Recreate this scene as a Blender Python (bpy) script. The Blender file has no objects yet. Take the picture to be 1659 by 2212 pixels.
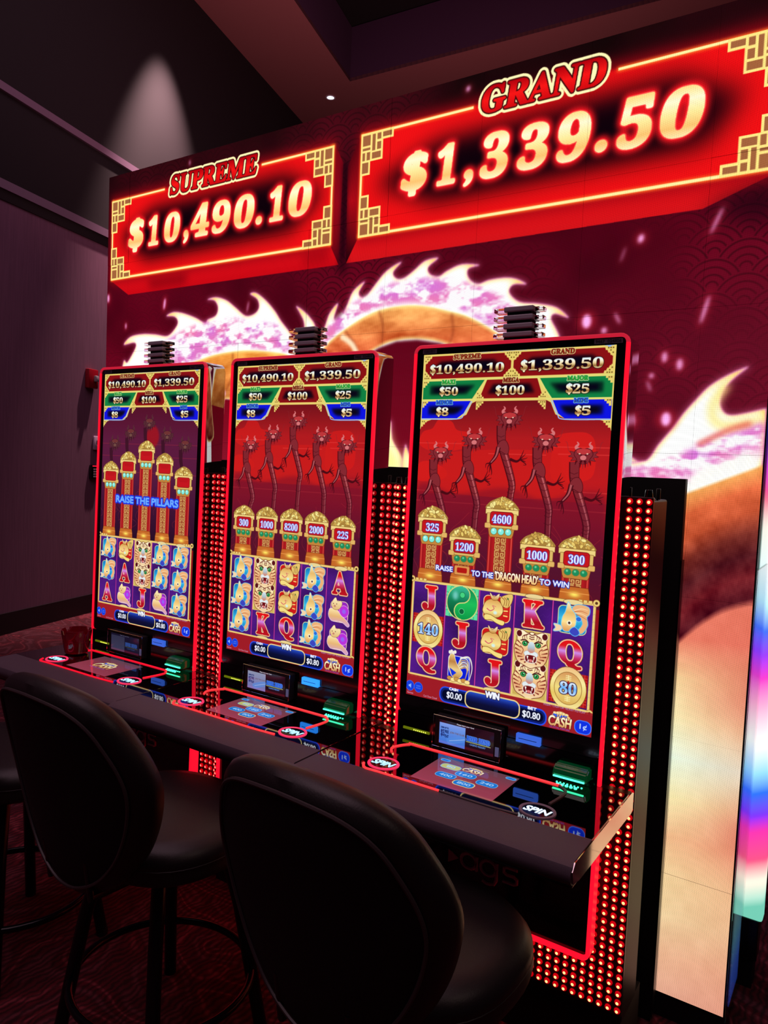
import bpy, bmesh, math, random
import numpy as np
from mathutils import Vector, Matrix
# ------------------------------------------------------------------ camera, world, lights, exposure
S = bpy.context.scene; COL = S.collection
def _cam():
    ya, pi_, ro = math.radians(33.4271), math.radians(-3.4529), math.radians(2.4085)
    fw = Vector((-math.sin(ya) * math.cos(pi_), math.cos(ya) * math.cos(pi_), math.sin(pi_)))
    rt = Vector((math.cos(ya), math.sin(ya), 0)); up = rt.cross(fw)
    r2 = math.cos(ro) * rt + math.sin(ro) * up; u2 = -math.sin(ro) * rt + math.cos(ro) * up
    cd = bpy.data.cameras.new('camera'); co = bpy.data.objects.new('camera', cd); COL.objects.link(co)
    cd.sensor_fit = 'HORIZONTAL'; cd.sensor_width = 36; cd.lens = 1611.29 / 1659 * 36; cd.clip_start = .05; cd.clip_end = 100
    m = Matrix((r2, u2, -fw)).transposed().to_4x4(); m.translation = (.912, -2.0133, 1.704); co.matrix_world = m
    S.camera = co
_cam()
S.view_settings.view_transform = 'Standard'; S.view_settings.look = 'None'; S.view_settings.exposure = 0; S.view_settings.gamma = 1; S.view_settings.use_curve_mapping = False
S.cycles.use_denoising = True; S.cycles.max_bounces = 8; S.cycles.caustics_reflective = False; S.cycles.caustics_refractive = False; S.cycles.sample_clamp_indirect = 4
W = bpy.data.worlds.new('world'); S.world = W; W.use_nodes = True
W.node_tree.nodes['Background'].inputs[0].default_value = (.42, .16, .30, 1); W.node_tree.nodes['Background'].inputs[1].default_value = .018
def light(name, kind, loc, aim, power, col, size=1, size_y=None, spot=None, blend=.3):
    d = bpy.data.lights.new(name, kind); d.energy = power; d.color = col
    if kind == 'AREA': d.size = size; d.shape = 'RECTANGLE' if size_y else 'SQUARE'; d.size_y = size_y or size
    if kind == 'SPOT': d.spot_size = math.radians(spot); d.spot_blend = blend; d.shadow_soft_size = size
    o = bpy.data.objects.new(name, d); COL.objects.link(o); o.location = loc
    o.rotation_euler = (Vector(aim) - Vector(loc)).to_track_quat('-Z', 'Y').to_euler(); return o
# dim purple room light from the high ceiling, a downlight grazing the far wall, an added, unseen fill brightening the ceiling from below
light('room_fill', 'AREA', (-1.0, -2.2, 6.6), (-1.0, -1.0, 0), 95, (1, .60, .74), 5, 5)
light('room_fill', 'AREA', (-3.6, 1.6, 7.0), (-6.5, 3.0, 1.5), 46, (1, .56, .80), 4, 4)
light('wall_washer', 'SPOT', (-5.80, 4.19, 7.32), (-6.26, 4.05, 4.4), 2400, (1, .60, .62), .05, spot=50, blend=.9)
light('room_fill', 'AREA', (2.7, -.6, 4.2), (-.2, -.7, .9), 6, (1, .70, .62), 1.2, 1.2)  # added warm fill with no lamp behind it, rims the stools' right edges
light('ceiling_fill', 'AREA', (-2.9, 4.4, 4.3), (-4.6, 5.4, 7.6), 70, (1, .42, .46), 2.5)
# ------------------------------------------------------------------ painting of the flat screens (numpy, in memory)
RNG = np.random.RandomState(7)
BOLD = {}
for _i in range(26):
    BOLD[chr(65 + _i)] = chr(0x1D400 + _i); BOLD[chr(97 + _i)] = chr(0x1D41A + _i)
for _i in range(10): BOLD[chr(48 + _i)] = chr(0x1D7CE + _i)
_glyphs = {}
def glyph_edges(s, serif=True, sh=0.0):
    """outline edges of a piece of text as an array (n, 4), unit box"""
    key = (s, serif)
    if key not in _glyphs:
        c = bpy.data.curves.new('lettering', 'FONT'); c.resolution_u = 5
        c.body = ''.join(BOLD.get(k, k) for k in s) if serif else s
        o = bpy.data.objects.new('lettering', c); bpy.context.collection.objects.link(o)
        bpy.context.view_layer.update()
        m = o.to_mesh(); bm = bmesh.new(); bm.from_mesh(m)
        bmesh.ops.remove_doubles(bm, verts=bm.verts, dist=1e-5)
        e = [(a.co.x, a.co.y, b.co.x, b.co.y) for a, b in (x.verts for x in bm.edges if len(x.link_faces) == 1)]
        bm.free(); o.to_mesh_clear(); bpy.data.objects.remove(o); bpy.data.curves.remove(c)
        _glyphs[key] = np.array(e, float)
    e = _glyphs[key].copy()
    if sh: e[:, 0] += e[:, 1] * sh; e[:, 2] += e[:, 3] * sh
    x0 = min(e[:, 0].min(), e[:, 2].min()); x1 = max(e[:, 0].max(), e[:, 2].max())
    y0 = min(e[:, 1].min(), e[:, 3].min()); y1 = max(e[:, 1].max(), e[:, 3].max())
    e[:, 0::2] = (e[:, 0::2] - x0) / (x1 - x0); e[:, 1::2] = (y1 - e[:, 1::2]) / (y1 - y0)
    return e
def crom(p, n=6, closed=True):
    p = np.array(p, float); out = []
    N = len(p)
    for i in range(N if closed else N - 1):
        a, b, c, d = (p[(i - 1) % N], p[i], p[(i + 1) % N], p[(i + 2) % N]) if closed else (p[max(i - 1, 0)], p[i], p[i + 1], p[min(i + 2, N - 1)])
        for t in np.arange(n) / n:
            out.append(.5 * ((2 * b) + (c - a) * t + (2 * a - 5 * b + 4 * c - d) * t * t + (3 * b - a - 3 * c + d) * t ** 3))
    if not closed: out.append(p[-1])
    return np.array(out)
def pe(p):
    p = np.array(p, float); q = np.roll(p, -1, 0); return np.hstack([p, q])
def blur(m, r):
    r = int(max(1, round(r)))
    for _ in range(3):
        for ax in (0, 1):
            c = np.cumsum(np.concatenate([np.zeros_like(m.take([0], ax)), m], ax), ax)
            n = m.shape[ax]; i = np.arange(n); a = np.maximum(i - r, 0); b = np.minimum(i + r + 1, n)
            m = (c.take(b, ax) - c.take(a, ax)) / (2 * r + 1)
    return m
def dil(m, r):
    R = int(np.ceil(r)) + 1; y, x = np.mgrid[-R:R + 1, -R:R + 1]
    k = np.clip(r + .5 - np.hypot(x, y), 0, 1)
    H, W = m.shape[0] + 2 * R, m.shape[1] + 2 * R
    f = np.fft.irfft2(np.fft.rfft2(m, (H, W)) * np.fft.rfft2(k, (H, W)), (H, W))
    return np.clip(f[R:R + m.shape[0], R:R + m.shape[1]], 0, 1)
def noise(h, w, cells, seed=1, octs=3):
    r = np.random.RandomState(seed); out = np.zeros((h, w)); amp = 1; tot = 0
    cx, cy = cells if isinstance(cells, tuple) else (cells, cells)
    for o in range(octs):
        gx, gy = int(cx * 2 ** o) + 2, int(cy * 2 ** o) + 2
        g = r.rand(gy, gx)
        X = np.linspace(0, gx - 1.001, w); Y = np.linspace(0, gy - 1.001, h)
        xi = X.astype(int); yi = Y.astype(int); fx = X - xi; fy = Y - yi
        fx = fx * fx * (3 - 2 * fx); fy = (fy * fy * (3 - 2 * fy))[:, None]
        a = g[yi][:, xi] * (1 - fx) + g[yi][:, xi + 1] * fx; b = g[yi + 1][:, xi] * (1 - fx) + g[yi + 1][:, xi + 1] * fx
        out += amp * (a * (1 - fy) + b * fy); tot += amp; amp *= .55
    return out / tot
class Cv:
    def __init__(s, W, H, k, bg):
        s.W, s.H, s.k = W, H, k; s.w, s.h = int(round(W * k)), int(round(H * k))
        s.a = np.zeros((s.h, s.w, 3)); s.a[:] = np.array(bg) / 255.
        s.yy, s.xx = np.mgrid[0:s.h, 0:s.w]; s.yy = (s.yy + .5) / k; s.xx = (s.xx + .5) / k
    def box(s, x0, y0, x1, y1, pad=0):
        k = s.k
        return (max(0, int(np.floor((x0 - pad) * k))), max(0, int(np.floor((y0 - pad) * k))),
                min(s.w, int(np.ceil((x1 + pad) * k)) + 1), min(s.h, int(np.ceil((y1 + pad) * k)) + 1))
    def mask(s, e, b):
        """coverage of the even-odd area bounded by edges e (units) inside pixel box b"""
        X0, Y0, X1, Y1 = b; S = 3; w, h = (X1 - X0) * S, (Y1 - Y0) * S
        if w <= 0 or h <= 0: return np.zeros((max(0, Y1 - Y0), max(0, X1 - X0)))
        q = e * s.k * S; x0, y0, x1, y1 = q[:, 0] - X0 * S, q[:, 1] - Y0 * S, q[:, 2] - X0 * S, q[:, 3] - Y0 * S
        lo, hi = np.minimum(y0, y1), np.maximum(y0, y1)
        r0 = np.clip(np.ceil(lo - .5), 0, h).astype(int); r1 = np.clip(np.ceil(hi - .5), 0, h).astype(int)
        n = np.maximum(r1 - r0, 0); idx = np.repeat(np.arange(len(q)), n)
        cnt = np.zeros((h, w + 1))
        if len(idx):
            st = np.cumsum(n) - n; rows = np.arange(len(idx)) - np.repeat(st, n) + r0[idx]
            t = (rows + .5 - y0[idx]) / (y1[idx] - y0[idx]); xc = x0[idx] + t * (x1[idx] - x0[idx])
            np.add.at(cnt, (rows, np.clip(np.ceil(xc - .5), 0, w).astype(int)), 1)
        m = np.cumsum(cnt, 1)[:, :w] % 2
        return m.reshape(Y1 - Y0, S, X1 - X0, S).mean((1, 3))
    def put(s, m, b, col, al=1.):
        X0, Y0, X1, Y1 = b
        if m.size == 0: return
        if callable(col): c = col(s.xx[Y0:Y1, X0:X1], s.yy[Y0:Y1, X0:X1]) / 255.
        else: c = np.array(col, float) / 255.
        m = (m * al)[..., None]; s.a[Y0:Y1, X0:X1] = s.a[Y0:Y1, X0:X1] * (1 - m) + c * m
    def add(s, m, b, col, al=1.):
        X0, Y0, X1, Y1 = b; m = (m * al)[..., None]
        s.a[Y0:Y1, X0:X1] = np.minimum(1, s.a[Y0:Y1, X0:X1] + np.array(col) / 255. * m)
    def poly(s, pts, col, al=1., smooth=0, soft=0, line=None, lw=0, glow=None):
        p = crom(pts, smooth) if smooth else np.array(pts, float)
        pad = max(soft * 3, lw, glow[1] * 3 if glow else 0) + 1
        b = s.box(p[:, 0].min(), p[:, 1].min(), p[:, 0].max(), p[:, 1].max(), pad)
        m = s.mask(pe(p), b)
        if m.size == 0: return m, b
        if glow: s.put(np.clip(blur(dil(m, glow[1] * s.k * .6), glow[1] * s.k * .6), 0, 1), b, glow[0], glow[2] if len(glow) > 2 else .8)
        if line is not None: s.put(dil(m, lw * s.k), b, line, al)
        s.put(blur(m, soft * s.k) if soft else m, b, col, al)
        return m, b
    def rect(s, x0, y0, x1, y1, col, **k): return s.poly([(x0, y0), (x1, y0), (x1, y1), (x0, y1)], col, **k)
    def rr(s, x0, y0, x1, y1, r, col, **k):
        p = []
        for cx, cy, a in ((x1 - r, y0 + r, -90), (x1 - r, y1 - r, 0), (x0 + r, y1 - r, 90), (x0 + r, y0 + r, 180)):
            for t in range(0, 91, 15):
                p.append((cx + r * math.cos(math.radians(a + t)), cy + r * math.sin(math.radians(a + t))))
        return s.poly(p, col, **k)
    def ell(s, cx, cy, rx, ry, col, rot=0, **k):
        t = np.linspace(0, 2 * np.pi, 32, endpoint=False); c, q = math.cos(rot), math.sin(rot)
        return s.poly(np.stack([cx + rx * np.cos(t) * c - ry * np.sin(t) * q, cy + rx * np.cos(t) * q + ry * np.sin(t) * c], 1), col, **k)
    def path(s, pts, w, col, al=1., smooth=0, w2=None, soft=0):
        """a tapering stroke"""
        p = crom(pts, smooth, False) if smooth else np.array(pts, float)
        d = np.gradient(p, axis=0); d /= np.maximum(np.hypot(d[:, 0], d[:, 1]), 1e-9)[:, None]
        nn = np.stack([-d[:, 1], d[:, 0]], 1); ww = np.linspace(w, w if w2 is None else w2, len(p))[:, None] / 2
        return s.poly(np.vstack([p + nn * ww, (p - nn * ww)[::-1]]), col, al, soft=soft)
    def text(s, t, x0, y0, x1, y1, col, serif=True, sh=0., fat=0, outs=(), glow=None, al=1.):
        e = glyph_edges(t, serif, sh); e[:, 0::2] = x0 + e[:, 0::2] * (x1 - x0); e[:, 1::2] = y0 + e[:, 1::2] * (y1 - y0)
        pad = (sum(o[1] for o in outs) + fat + 2 + (glow[1] * 4 if glow else 0)); b = s.box(x0, y0, x1, y1, pad)
        m = s.mask(e, b)
        if m.size == 0: return
        if fat: m = dil(m, fat * s.k)
        if glow: s.put(np.clip(blur(dil(m, glow[1] * s.k), glow[1] * s.k * .7) * 1.2, 0, 1), b, glow[0], glow[2] if len(glow) > 2 else .9)
        R = sum(o[1] for o in outs)
        for c, r in outs:       # outermost first
            s.put(dil(m, R * s.k), b, c, al); R -= r
        s.put(m, b, col, al)
    def image(s, name):
        im = bpy.data.images.new(name, s.w, s.h, alpha=False)
        a = np.ones((s.h, s.w, 4), np.float32); a[..., :3] = np.clip(s.a, 0, 1)[::-1]
        im.pixels.foreach_set(a.ravel()); im.update(); im.pack(); return im
def vgrad(y0, y1, *cols):
    cs = np.array(cols, float)
    def f(X, Y):
        t = np.clip((Y - y0) / (y1 - y0), 0, 1) * (len(cs) - 1); i = np.minimum(t.astype(int), len(cs) - 2)
        return cs[i] + (cs[i + 1] - cs[i]) * (t - i)[..., None]
    return f
GOLD, BROWN = (232, 208, 110), (130, 82, 36)
# ---------------------------------------------------------------- the picture on the big video wall (units: cm from its top left corner)
def paint_wall():
    c = Cv(305.1, 302, 5, (84, 3, 24))
    n1 = noise(c.h, c.w, (8, 8), 3); n2 = noise(c.h, c.w, (60, 60), 5, 4)
    top = np.clip(1 - c.yy / 62, 0, 1); rgt = np.clip((c.xx - 200) / 105, 0, 1)
    base = np.array([84, 3, 22.]) + (n1[..., None] - .5) * np.array([70, 6, 20]) + top[..., None] * np.array([-46, 2, -12]) + (rgt * np.clip((c.yy - 60) / 40, 0, 1))[..., None] * np.array([18, 10, 12])
    c.a = np.clip(base, 0, 255) / 255.
    # fish-scale waves
    R = 9.; row = 0; y = -2.
    darks = np.zeros((c.h, c.w))
    while y < 135:
        x = -R + (row % 2) * R
        while x < 320:
            b = c.box(x - R, y - R, x + R, y + R); X = c.xx[b[1]:b[3], b[0]:b[2]] - x; Y = c.yy[b[1]:b[3], b[0]:b[2]] - y
            d = np.hypot(X, Y); inside = (d < R) & (Y < R * .15)
            v = np.zeros_like(d)
            for rr_ in (8.2, 6., 3.8, 1.8): v = np.maximum(v, np.clip(1 - np.abs(d - rr_) / .45, 0, 1))
            t = darks[b[1]:b[3], b[0]:b[2]]; t[inside] = v[inside]
            x += 2 * R
        y += R * .55; row += 1
    wv = np.clip((n1 - .35) * 3.2, 0, 1) * np.where((c.yy < 14) | (c.xx > 92), 1, .25) * np.clip((140 - c.yy) / 30, 0, 1)
    c.a = c.a * (1 - (darks * wv * .55)[..., None]) + (darks * wv * .05)[..., None] * np.array([1, .2, .3])
    # the two jackpot boxes
    def sign(x0, y0, x1, y1, dark):
        c.rect(x0 - 1, y0 - 2, x1 + 1, y1 + 2, (150, 6, 18), soft=2.2)
        c.rect(x0, y0, x1, y1, (232, 14, 18), soft=.3)
        m, b = c.poly(dark, (22, 0, 8), soft=3.6)
        c.poly([(p[0] * .8 + .2 * (x0 + x1) / 2, p[1] * .55 + .45 * (y0 + y1) / 2 + 1) for p in dark], (8, 0, 6), soft=2.6, al=.8)
    c.poly([(143.2, 11.4), (148, 20), (147.4, 59.7), (142.5, 51)], vgrad(11, 60, (96, 2, 16), (140, 6, 22), (80, 2, 14)))
    c.poly([(3, 51.6), (142.5, 50.8), (147.4, 59.7), (16.7, 59.7)], vgrad(50, 60, (228, 12, 20), (190, 6, 18)))
    c.poly([(30, 53), (60, 53), (58, 58), (34, 58)], (120, 0, 12), soft=2, al=.8); c.poly([(128, 52), (141, 52), (143, 58), (130, 58)], (140, 0, 12), soft=2, al=.6)
    c.poly([(156.3, 11), (150.2, 22), (151.1, 59.5), (156.5, 50.5)], vgrad(11, 60, (40, 0, 10), (170, 8, 20), (30, 0, 8)))
    c.poly([(156.5, 50.3), (151.1, 59.5), (284, 58.5), (306, 50.2)], vgrad(50, 60, (222, 14, 20), (200, 18, 24)))
    c.poly([(284, 58.5), (306, 50.6), (306, 66), (290, 62)], (30, 2, 14), soft=3, al=.8)
    c.poly([(147.6, 58), (151, 58), (150, 64), (149, 64)], (10, 0, 8), soft=1.5); c.rect(148, 20, 150.4, 58, (24, 0, 10), soft=1)
    sign(3, 12.3, 142.8, 51.2, [(9, 31), (34, 20), (118, 19), (139, 30), (122, 43), (30, 44)])
    sign(156.5, 10.8, 312, 50.2, [(163, 31), (190, 20), (275, 17), (294, 27), (284, 40), (190, 42)])
    def ln(x0, y0, x1, y1): c.rect(x0 - .3, y0 - .3, x1 + .3, y1 + .3, (255, 120, 40), soft=.5); c.rect(x0, y0, x1, y1, (255, 236, 160))
    for (x0, y0, x1, y1) in ((3, 12.2, 42, 13.1), (104, 12.2, 143.2, 13.1), (3, 50.3, 143, 51.3), (3, 12.2, 3.9, 51.3), (142.2, 12.2, 143.1, 51.3),
                             (156.5, 10.9, 205, 11.8), (256, 10.6, 305, 11.5), (156.5, 49.3, 306, 50.3), (156.5, 10.9, 157.4, 50.3)): ln(x0, y0, x1, y1)
    def corner(x, y, sx, sy):
        T = lambda a, b: (x + sx * a, y + sy * b)
        st = [(0, 0), (15, 0), (15, 3.7), (10.3, 3.7), (10.3, 11), (4.6, 11), (4.6, 16), (0, 16)]
        c.poly([T(*p) for p in st], (255, 226, 130))
        for (a, b, w, h) in ((.9, .9, 3.6, 4), (5.3, .9, 1.5, 6.2), (7.6, .9, 1.8, 2.4), (10.2, .9, 4, 1.9), (.9, 5.7, 3.6, .9), (5.3, 5.4 + 2.4, 4.2, 2.4), (7.6, 4.2, 1.9, 2.8), (.9, 7.4, 1.2, 3), (.9, 11.2, 2.9, 4), (2.9, 7.4, 1.6, 3)):
            p, q = T(a, b), T(a + w, b + h); c.rect(min(p[0], q[0]), min(p[1], q[1]), max(p[0], q[0]), max(p[1], q[1]), (158, 96, 58))
    for x, y, sx, sy in ((2.6, 12.2, 1, 1), (143.2, 12.2, -1, 1), (2.6, 51.4, 1, -1), (143.2, 51.4, -1, -1), (156.4, 10.8, 1, 1), (303, 10.6, -1, 1), (156.4, 50.4, 1, -1), (303, 50.2, -1, -1)): corner(x, y, sx, sy)
    def num(items, y0, y1):
        for ch, x0, a, x1, b in items:
            ser = ch != '$'
            c.text(ch, x0, a, x1, b, vgrad(y0, y1, (255, 214, 130), (255, 246, 205), (255, 228, 150), (250, 190, 110), (255, 240, 190)), serif=ser, sh=.12,
                   fat=.9 if ch == '$' else .55, glow=((236, 20, 30), 1.1, .95), outs=(((255, 60, 60), .35),))
    num([('$', 16.6, 23.8, 26.6, 38.6), ('1', 31.4, 24.2, 37.6, 37.4), ('0', 42.8, 24.6, 52.8, 37.4), (',', 56.2, 34.2, 58.7, 39.2), ('4', 61, 23.5, 72.2, 37.4),
         ('9', 75, 24.2, 85.6, 37.6), ('0', 88.8, 24.1, 100, 37.4), ('.', 101.9, 34.6, 104.6, 37.2), ('1', 109.8, 23.6, 116.5, 37.2), ('0', 120.4, 23.8, 131.8, 37)], 23.5, 38)
    num([('$', 176.3, 22.6, 186.3, 37.4), ('1', 191.6, 22.2, 198.3, 36), (',', 202.7, 33.1, 205.6, 38), ('3', 209, 22, 219, 36.8), ('3', 223.2, 22.1, 233.4, 36.4),
         ('9', 237.3, 21.6, 247.7, 36.4), ('.', 250.2, 32.4, 253.3, 35.3), ('5', 257.2, 21, 267.4, 36.1), ('0', 270.4, 21.6, 282.2, 35.6)], 21, 37)
    for t, x0, y0, x1, y1 in (('SUPREME', 46, 7.4, 101, 15.8), ('GRAND', 208.4, 5.6, 252, 14.4)):
        c.text(t, x0, y0, x1, y1, vgrad(y0, y1, (170, 0, 10), (240, 20, 20), (200, 8, 14)), sh=.14, fat=.35, outs=(((255, 244, 180), .9), ((60, 8, 10), .45)), glow=((255, 190, 90), .6, .5))
    # dragon
    def body(pts, smooth=4):
        p = crom(pts, smooth); b = c.box(p[:, 0].min(), p[:, 1].min(), p[:, 0].max(), p[:, 1].max(), 3); m = c.mask(pe(p), b)
        c.put(np.clip(blur(dil(m, 3), 4), 0, 1), b, (190, 90, 130), .5)
        inner = np.clip(blur(m, 7) * 1.9 - .75, 0, 1)[..., None]
        X0, Y0, X1, Y1 = b; col = np.array([255, 214, 120.]) * (1 - inner) + np.array([250, 252, 250.]) * inner
        ed = np.clip(blur(m, 2) * 2 - .9, 0, 1)[..., None]; col = np.array([238, 150, 200.]) * (1 - ed) + col * ed
        mm = blur(m, 1)[..., None]; c.a[Y0:Y1, X0:X1] = c.a[Y0:Y1, X0:X1] * (1 - mm) + col / 255 * mm
    L = [(13, 95.4), (17.1, 92.9), (23, 85.9), (21.9, 83.6), (13.9, 84.1), (18.8, 80.4), (27.9, 79.5), (37.8, 80.3), (46.5, 81.5), (52, 78), (53.3, 75.3), (50.9, 73), (45.2, 72.2), (49.9, 70.7), (56.4, 71.5), (65.5, 74.4), (71.8, 77.3), (73.5, 75.9), (78.6, 74.4), (79.8, 71), (77.5, 67.8), (72.9, 66.9), (78.3, 66.2), (85.1, 68.1), (91.1, 71.9), (97.3, 75.9), (102.5, 75.4), (104.9, 73), (103.8, 69.5), (99.4, 66.8), (102.9, 66.5), (108.5, 69.9), (114.1, 74.9), (118.1, 79.7), (122.8, 84.5), (126.7, 89.7), (131, 100), (133, 118), (112, 122), (86, 112), (84, 141), (6, 141)]
    Rr = [(118, 141), (128, 116), (134, 100), (137.7, 93.9), (141.6, 83.4), (143.9, 78.2), (148, 74.8), (146.2, 81), (149.9, 80.6), (152.2, 76.2), (155.2, 70.6), (160.7, 67.5), (158.1, 71.5), (159.4, 73.5), (161.8, 73.1), (164.1, 70.7), (169.3, 65.5), (173.8, 62.9), (177.5, 62), (173.9, 65.4), (175.5, 67.8), (178.5, 68.1), (182.9, 65.7), (187.8, 62.6), (193.5, 62.3), (189.4, 65.2), (190.2, 67.7), (193.8, 69), (197.2, 67.3), (203.3, 65.6), (210.5, 66.8), (206.1, 67.7), (206.3, 70.6), (209.7, 73.3), (214.3, 72.3), (220.6, 72.1), (225.1, 73.1), (228.7, 75.3), (223.9, 75), (222.5, 77.4), (226.4, 80.9), (233.5, 82.1), (240.1, 84), (244.4, 87.9), (239.6, 86.2), (238.3, 87.7), (241.2, 92.9), (246, 104), (262, 128), (262, 141)]
    body([(126, 74.2), (129.7, 76.1), (134.1, 79.7), (137, 84), (139, 95), (131.8, 94), (130.7, 82.2), (128.4, 77.7)])
    body(L); body(Rr)
    def scales(pts, seed, cells=(20, 8)):
        p = crom(pts, 4); b = c.box(p[:, 0].min(), p[:, 1].min(), p[:, 0].max(), p[:, 1].max(), 4); m = np.clip(blur(c.mask(pe(p), b), 4), 0, 1)
        h, w = m.shape; n = noise(h, w, (w // 22, h // 13), seed, 3); v = np.clip((n - .36) * 4, 0, 1)[..., None]
        n3 = noise(h, w, (w // 50, h // 40), seed + 9, 2)[..., None]
        col = np.array([246, 240, 244.]) * v + (np.array([196, 96, 214.]) * n3 + np.array([240, 110, 150.]) * (1 - n3)) * (1 - v)
        X0, Y0, X1, Y1 = b; mm = (m * .9)[..., None]; c.a[Y0:Y1, X0:X1] = c.a[Y0:Y1, X0:X1] * (1 - mm) + col / 255 * mm
    scales([(33, 92), (47.5, 83.4), (65.7, 78), (83, 76.5), (97.9, 77.6), (111, 80), (122, 85), (124, 93), (112, 91.5), (96, 90), (79, 91), (66, 93.8), (48, 98)], 11)
    scales([(139, 90), (144.1, 83), (156.3, 75.4), (168, 71.3), (178.6, 68.8), (193.9, 69.7), (207.8, 73.2), (217.8, 77.6), (226.3, 84.6), (236, 96), (228, 96), (208.4, 84), (198, 80.6), (187, 78), (176, 77.4), (164, 79), (152, 84), (142, 91)], 12)
    def belly(pts, seed, cols, ribs=()):
        p = crom(pts, 4); b = c.box(p[:, 0].min(), p[:, 1].min(), p[:, 0].max(), p[:, 1].max(), 2); m = blur(c.mask(pe(p), b), 1); h, w = m.shape
        n = noise(h, w, (w // 60 + 2, h // 26 + 2), seed, 4)
        X0, Y0, X1, Y1 = b; col = vgrad(*cols)(c.xx[Y0:Y1, X0:X1], c.yy[Y0:Y1, X0:X1]) + (n[..., None] - .5) * np.array([110, 120, 90])
        inn = np.clip(blur(m, 6) * 2.2 - .95, 0, 1)[..., None]; col = np.array([255, 238, 150.]) * (1 - inn) + col * inn
        mm = m[..., None]; c.a[Y0:Y1, X0:X1] = c.a[Y0:Y1, X0:X1] * (1 - mm) + np.clip(col, 0, 255) / 255 * mm
        for r in ribs: c.path(r, .9, (120, 40, 20), .55, smooth=4, w2=.5, soft=.3)
    belly([(38, 104), (52, 97), (66, 94.5), (79, 92), (96, 91), (112, 92.3), (124, 95), (130, 103), (133, 118), (110, 124), (86, 112), (84.6, 142), (20, 142)], 21, (92, 142, (236, 150, 60), (214, 120, 52), (150, 84, 40), (214, 110, 80), (240, 190, 130)), [[(60, 96), (66, 110), (64, 124)], [(90, 92), (90, 102), (84, 112)]])
    c.poly([(86, 112.5), (112, 116), (133, 112), (128, 141), (84.4, 141)], vgrad(110, 142, (120, 4, 24), (130, 20, 40)))
    c.ell(85, 109.6, 1.2, 1.6, (255, 190, 240), soft=.5)
    belly([(130, 116), (137, 98), (142.8, 91), (152.6, 85), (164.5, 80), (176, 78.4), (187, 79), (198, 81.7), (208.4, 85.2), (221.8, 93.4), (232, 104), (246, 128), (222, 128), (212, 104), (205.7, 97.3), (195.8, 93.1), (185.7, 91.3), (176.7, 91.4), (168.4, 93.5), (155.8, 100), (146, 112), (140, 128), (126, 128)], 22,
          (78, 128, (240, 170, 90), (214, 92, 50), (150, 60, 40), (110, 40, 30)), [[(168, 79.5), (170, 85), (170, 92)], [(200, 83), (201, 90), (199, 95)], [(152, 86), (157, 92), (159, 99)]])
    c.path([(150, 88), (156, 92), (160, 99)], 2.2, (255, 236, 200), .9, smooth=4, soft=.4)
    c.poly([(146, 112), (155.8, 100), (168.4, 93.7), (176.7, 91.6), (185.7, 91.5), (195.8, 93.3), (205.7, 97.5), (212, 104), (222, 128), (222, 141), (138, 141), (140, 128)], vgrad(92, 141, (92, 4, 24), (120, 10, 30)), soft=.4)
    for p in ([(174.9, 121), (176.7, 128.7), (180, 133.4), (182.9, 138.3), (183.4, 142), (158, 142), (166, 130)], [(182.5, 131.1), (183.9, 132.7), (187, 138), (196, 142), (182.6, 142)]): body(p, 3); c.poly([(a * .9 + 17.4, b * .75 + 35) for a, b in p], (248, 240, 110), soft=2, al=.75)
    # the near coil at the lower right
    F = [(299.7, 105.8), (294.2, 108), (289.1, 111.3), (285.7, 115.1), (282.3, 119.3), (278.9, 124.4), (275.3, 129.2), (272.5, 133.7), (267.8, 135), (240, 142), (240, 304), (310, 304), (310, 117), (305.3, 117.9), (300.1, 119.2), (296, 119.9), (293.8, 119), (292.6, 116.3), (293.4, 112.5), (296, 109.2)]
    body(F, 3)
    c.path([(294, 111), (290.5, 117), (293, 123), (306, 121)], 2.6, (252, 226, 130), .9, smooth=5, soft=1)
    scales([(262, 139), (276, 134.5), (288.4, 128.5), (300, 124), (307, 122), (307, 131), (296, 134.5), (284, 141), (262, 145)], 31)
    c.path([(287, 129), (295, 124.6), (301.4, 122.4)], 1.5, (214, 70, 60), .85, smooth=4, soft=.6)
    c.path([(283, 143), (292, 137), (306, 131)], 4, (252, 250, 240), .95, smooth=4, soft=1.2)
    b = c.box(240, 130, 305.1, 302); X0, Y0, X1, Y1 = b; X = c.xx[Y0:Y1, X0:X1]; Y = c.yy[Y0:Y1, X0:X1]
    t = np.clip((X - 284) / 21, 0, 1); ya = 143.5 - 9.5 * t; yb = 190 - 16 * t - 3 * np.sin(t * 3)
    nn = noise(Y1 - Y0, X1 - X0, (16, 34), 41, 4)
    up = vgrad(0, 1, (240, 170, 90), (222, 104, 62), (190, 80, 48), (120, 46, 38), (84, 26, 32), (108, 26, 34), (74, 14, 26))(X, (Y - ya) / (yb - ya))
    lo = vgrad(188, 302, (226, 120, 96), (240, 206, 150), (244, 230, 176), (224, 240, 216), (240, 226, 170), (232, 180, 134), (232, 200, 148), (230, 200, 152), (226, 176, 140), (220, 164, 138))(X, Y)
    rd = (np.exp(-((Y - 203) / 13) ** 2) * t * .42 + np.exp(-((Y - 245) / 10) ** 2) * t ** 2 * .4 + .2 * t)[..., None]; lo = lo * (1 - rd) + np.array([208, 88, 78.]) * rd
    wu = np.clip((Y - ya) / 1.2, 0, 1)[..., None]; wl = np.clip((Y - yb) / 2.4, 0, 1)[..., None]
    col = c.a[Y0:Y1, X0:X1] * 255; col = col * (1 - wu) + (up + (nn[..., None] - .5) * np.array([70, 50, 40])) * wu
    col = col * (1 - wl) + (lo + (nn[..., None] - .5) * 16) * wl; c.a[Y0:Y1, X0:X1] = np.clip(col, 0, 255) / 255
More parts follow.
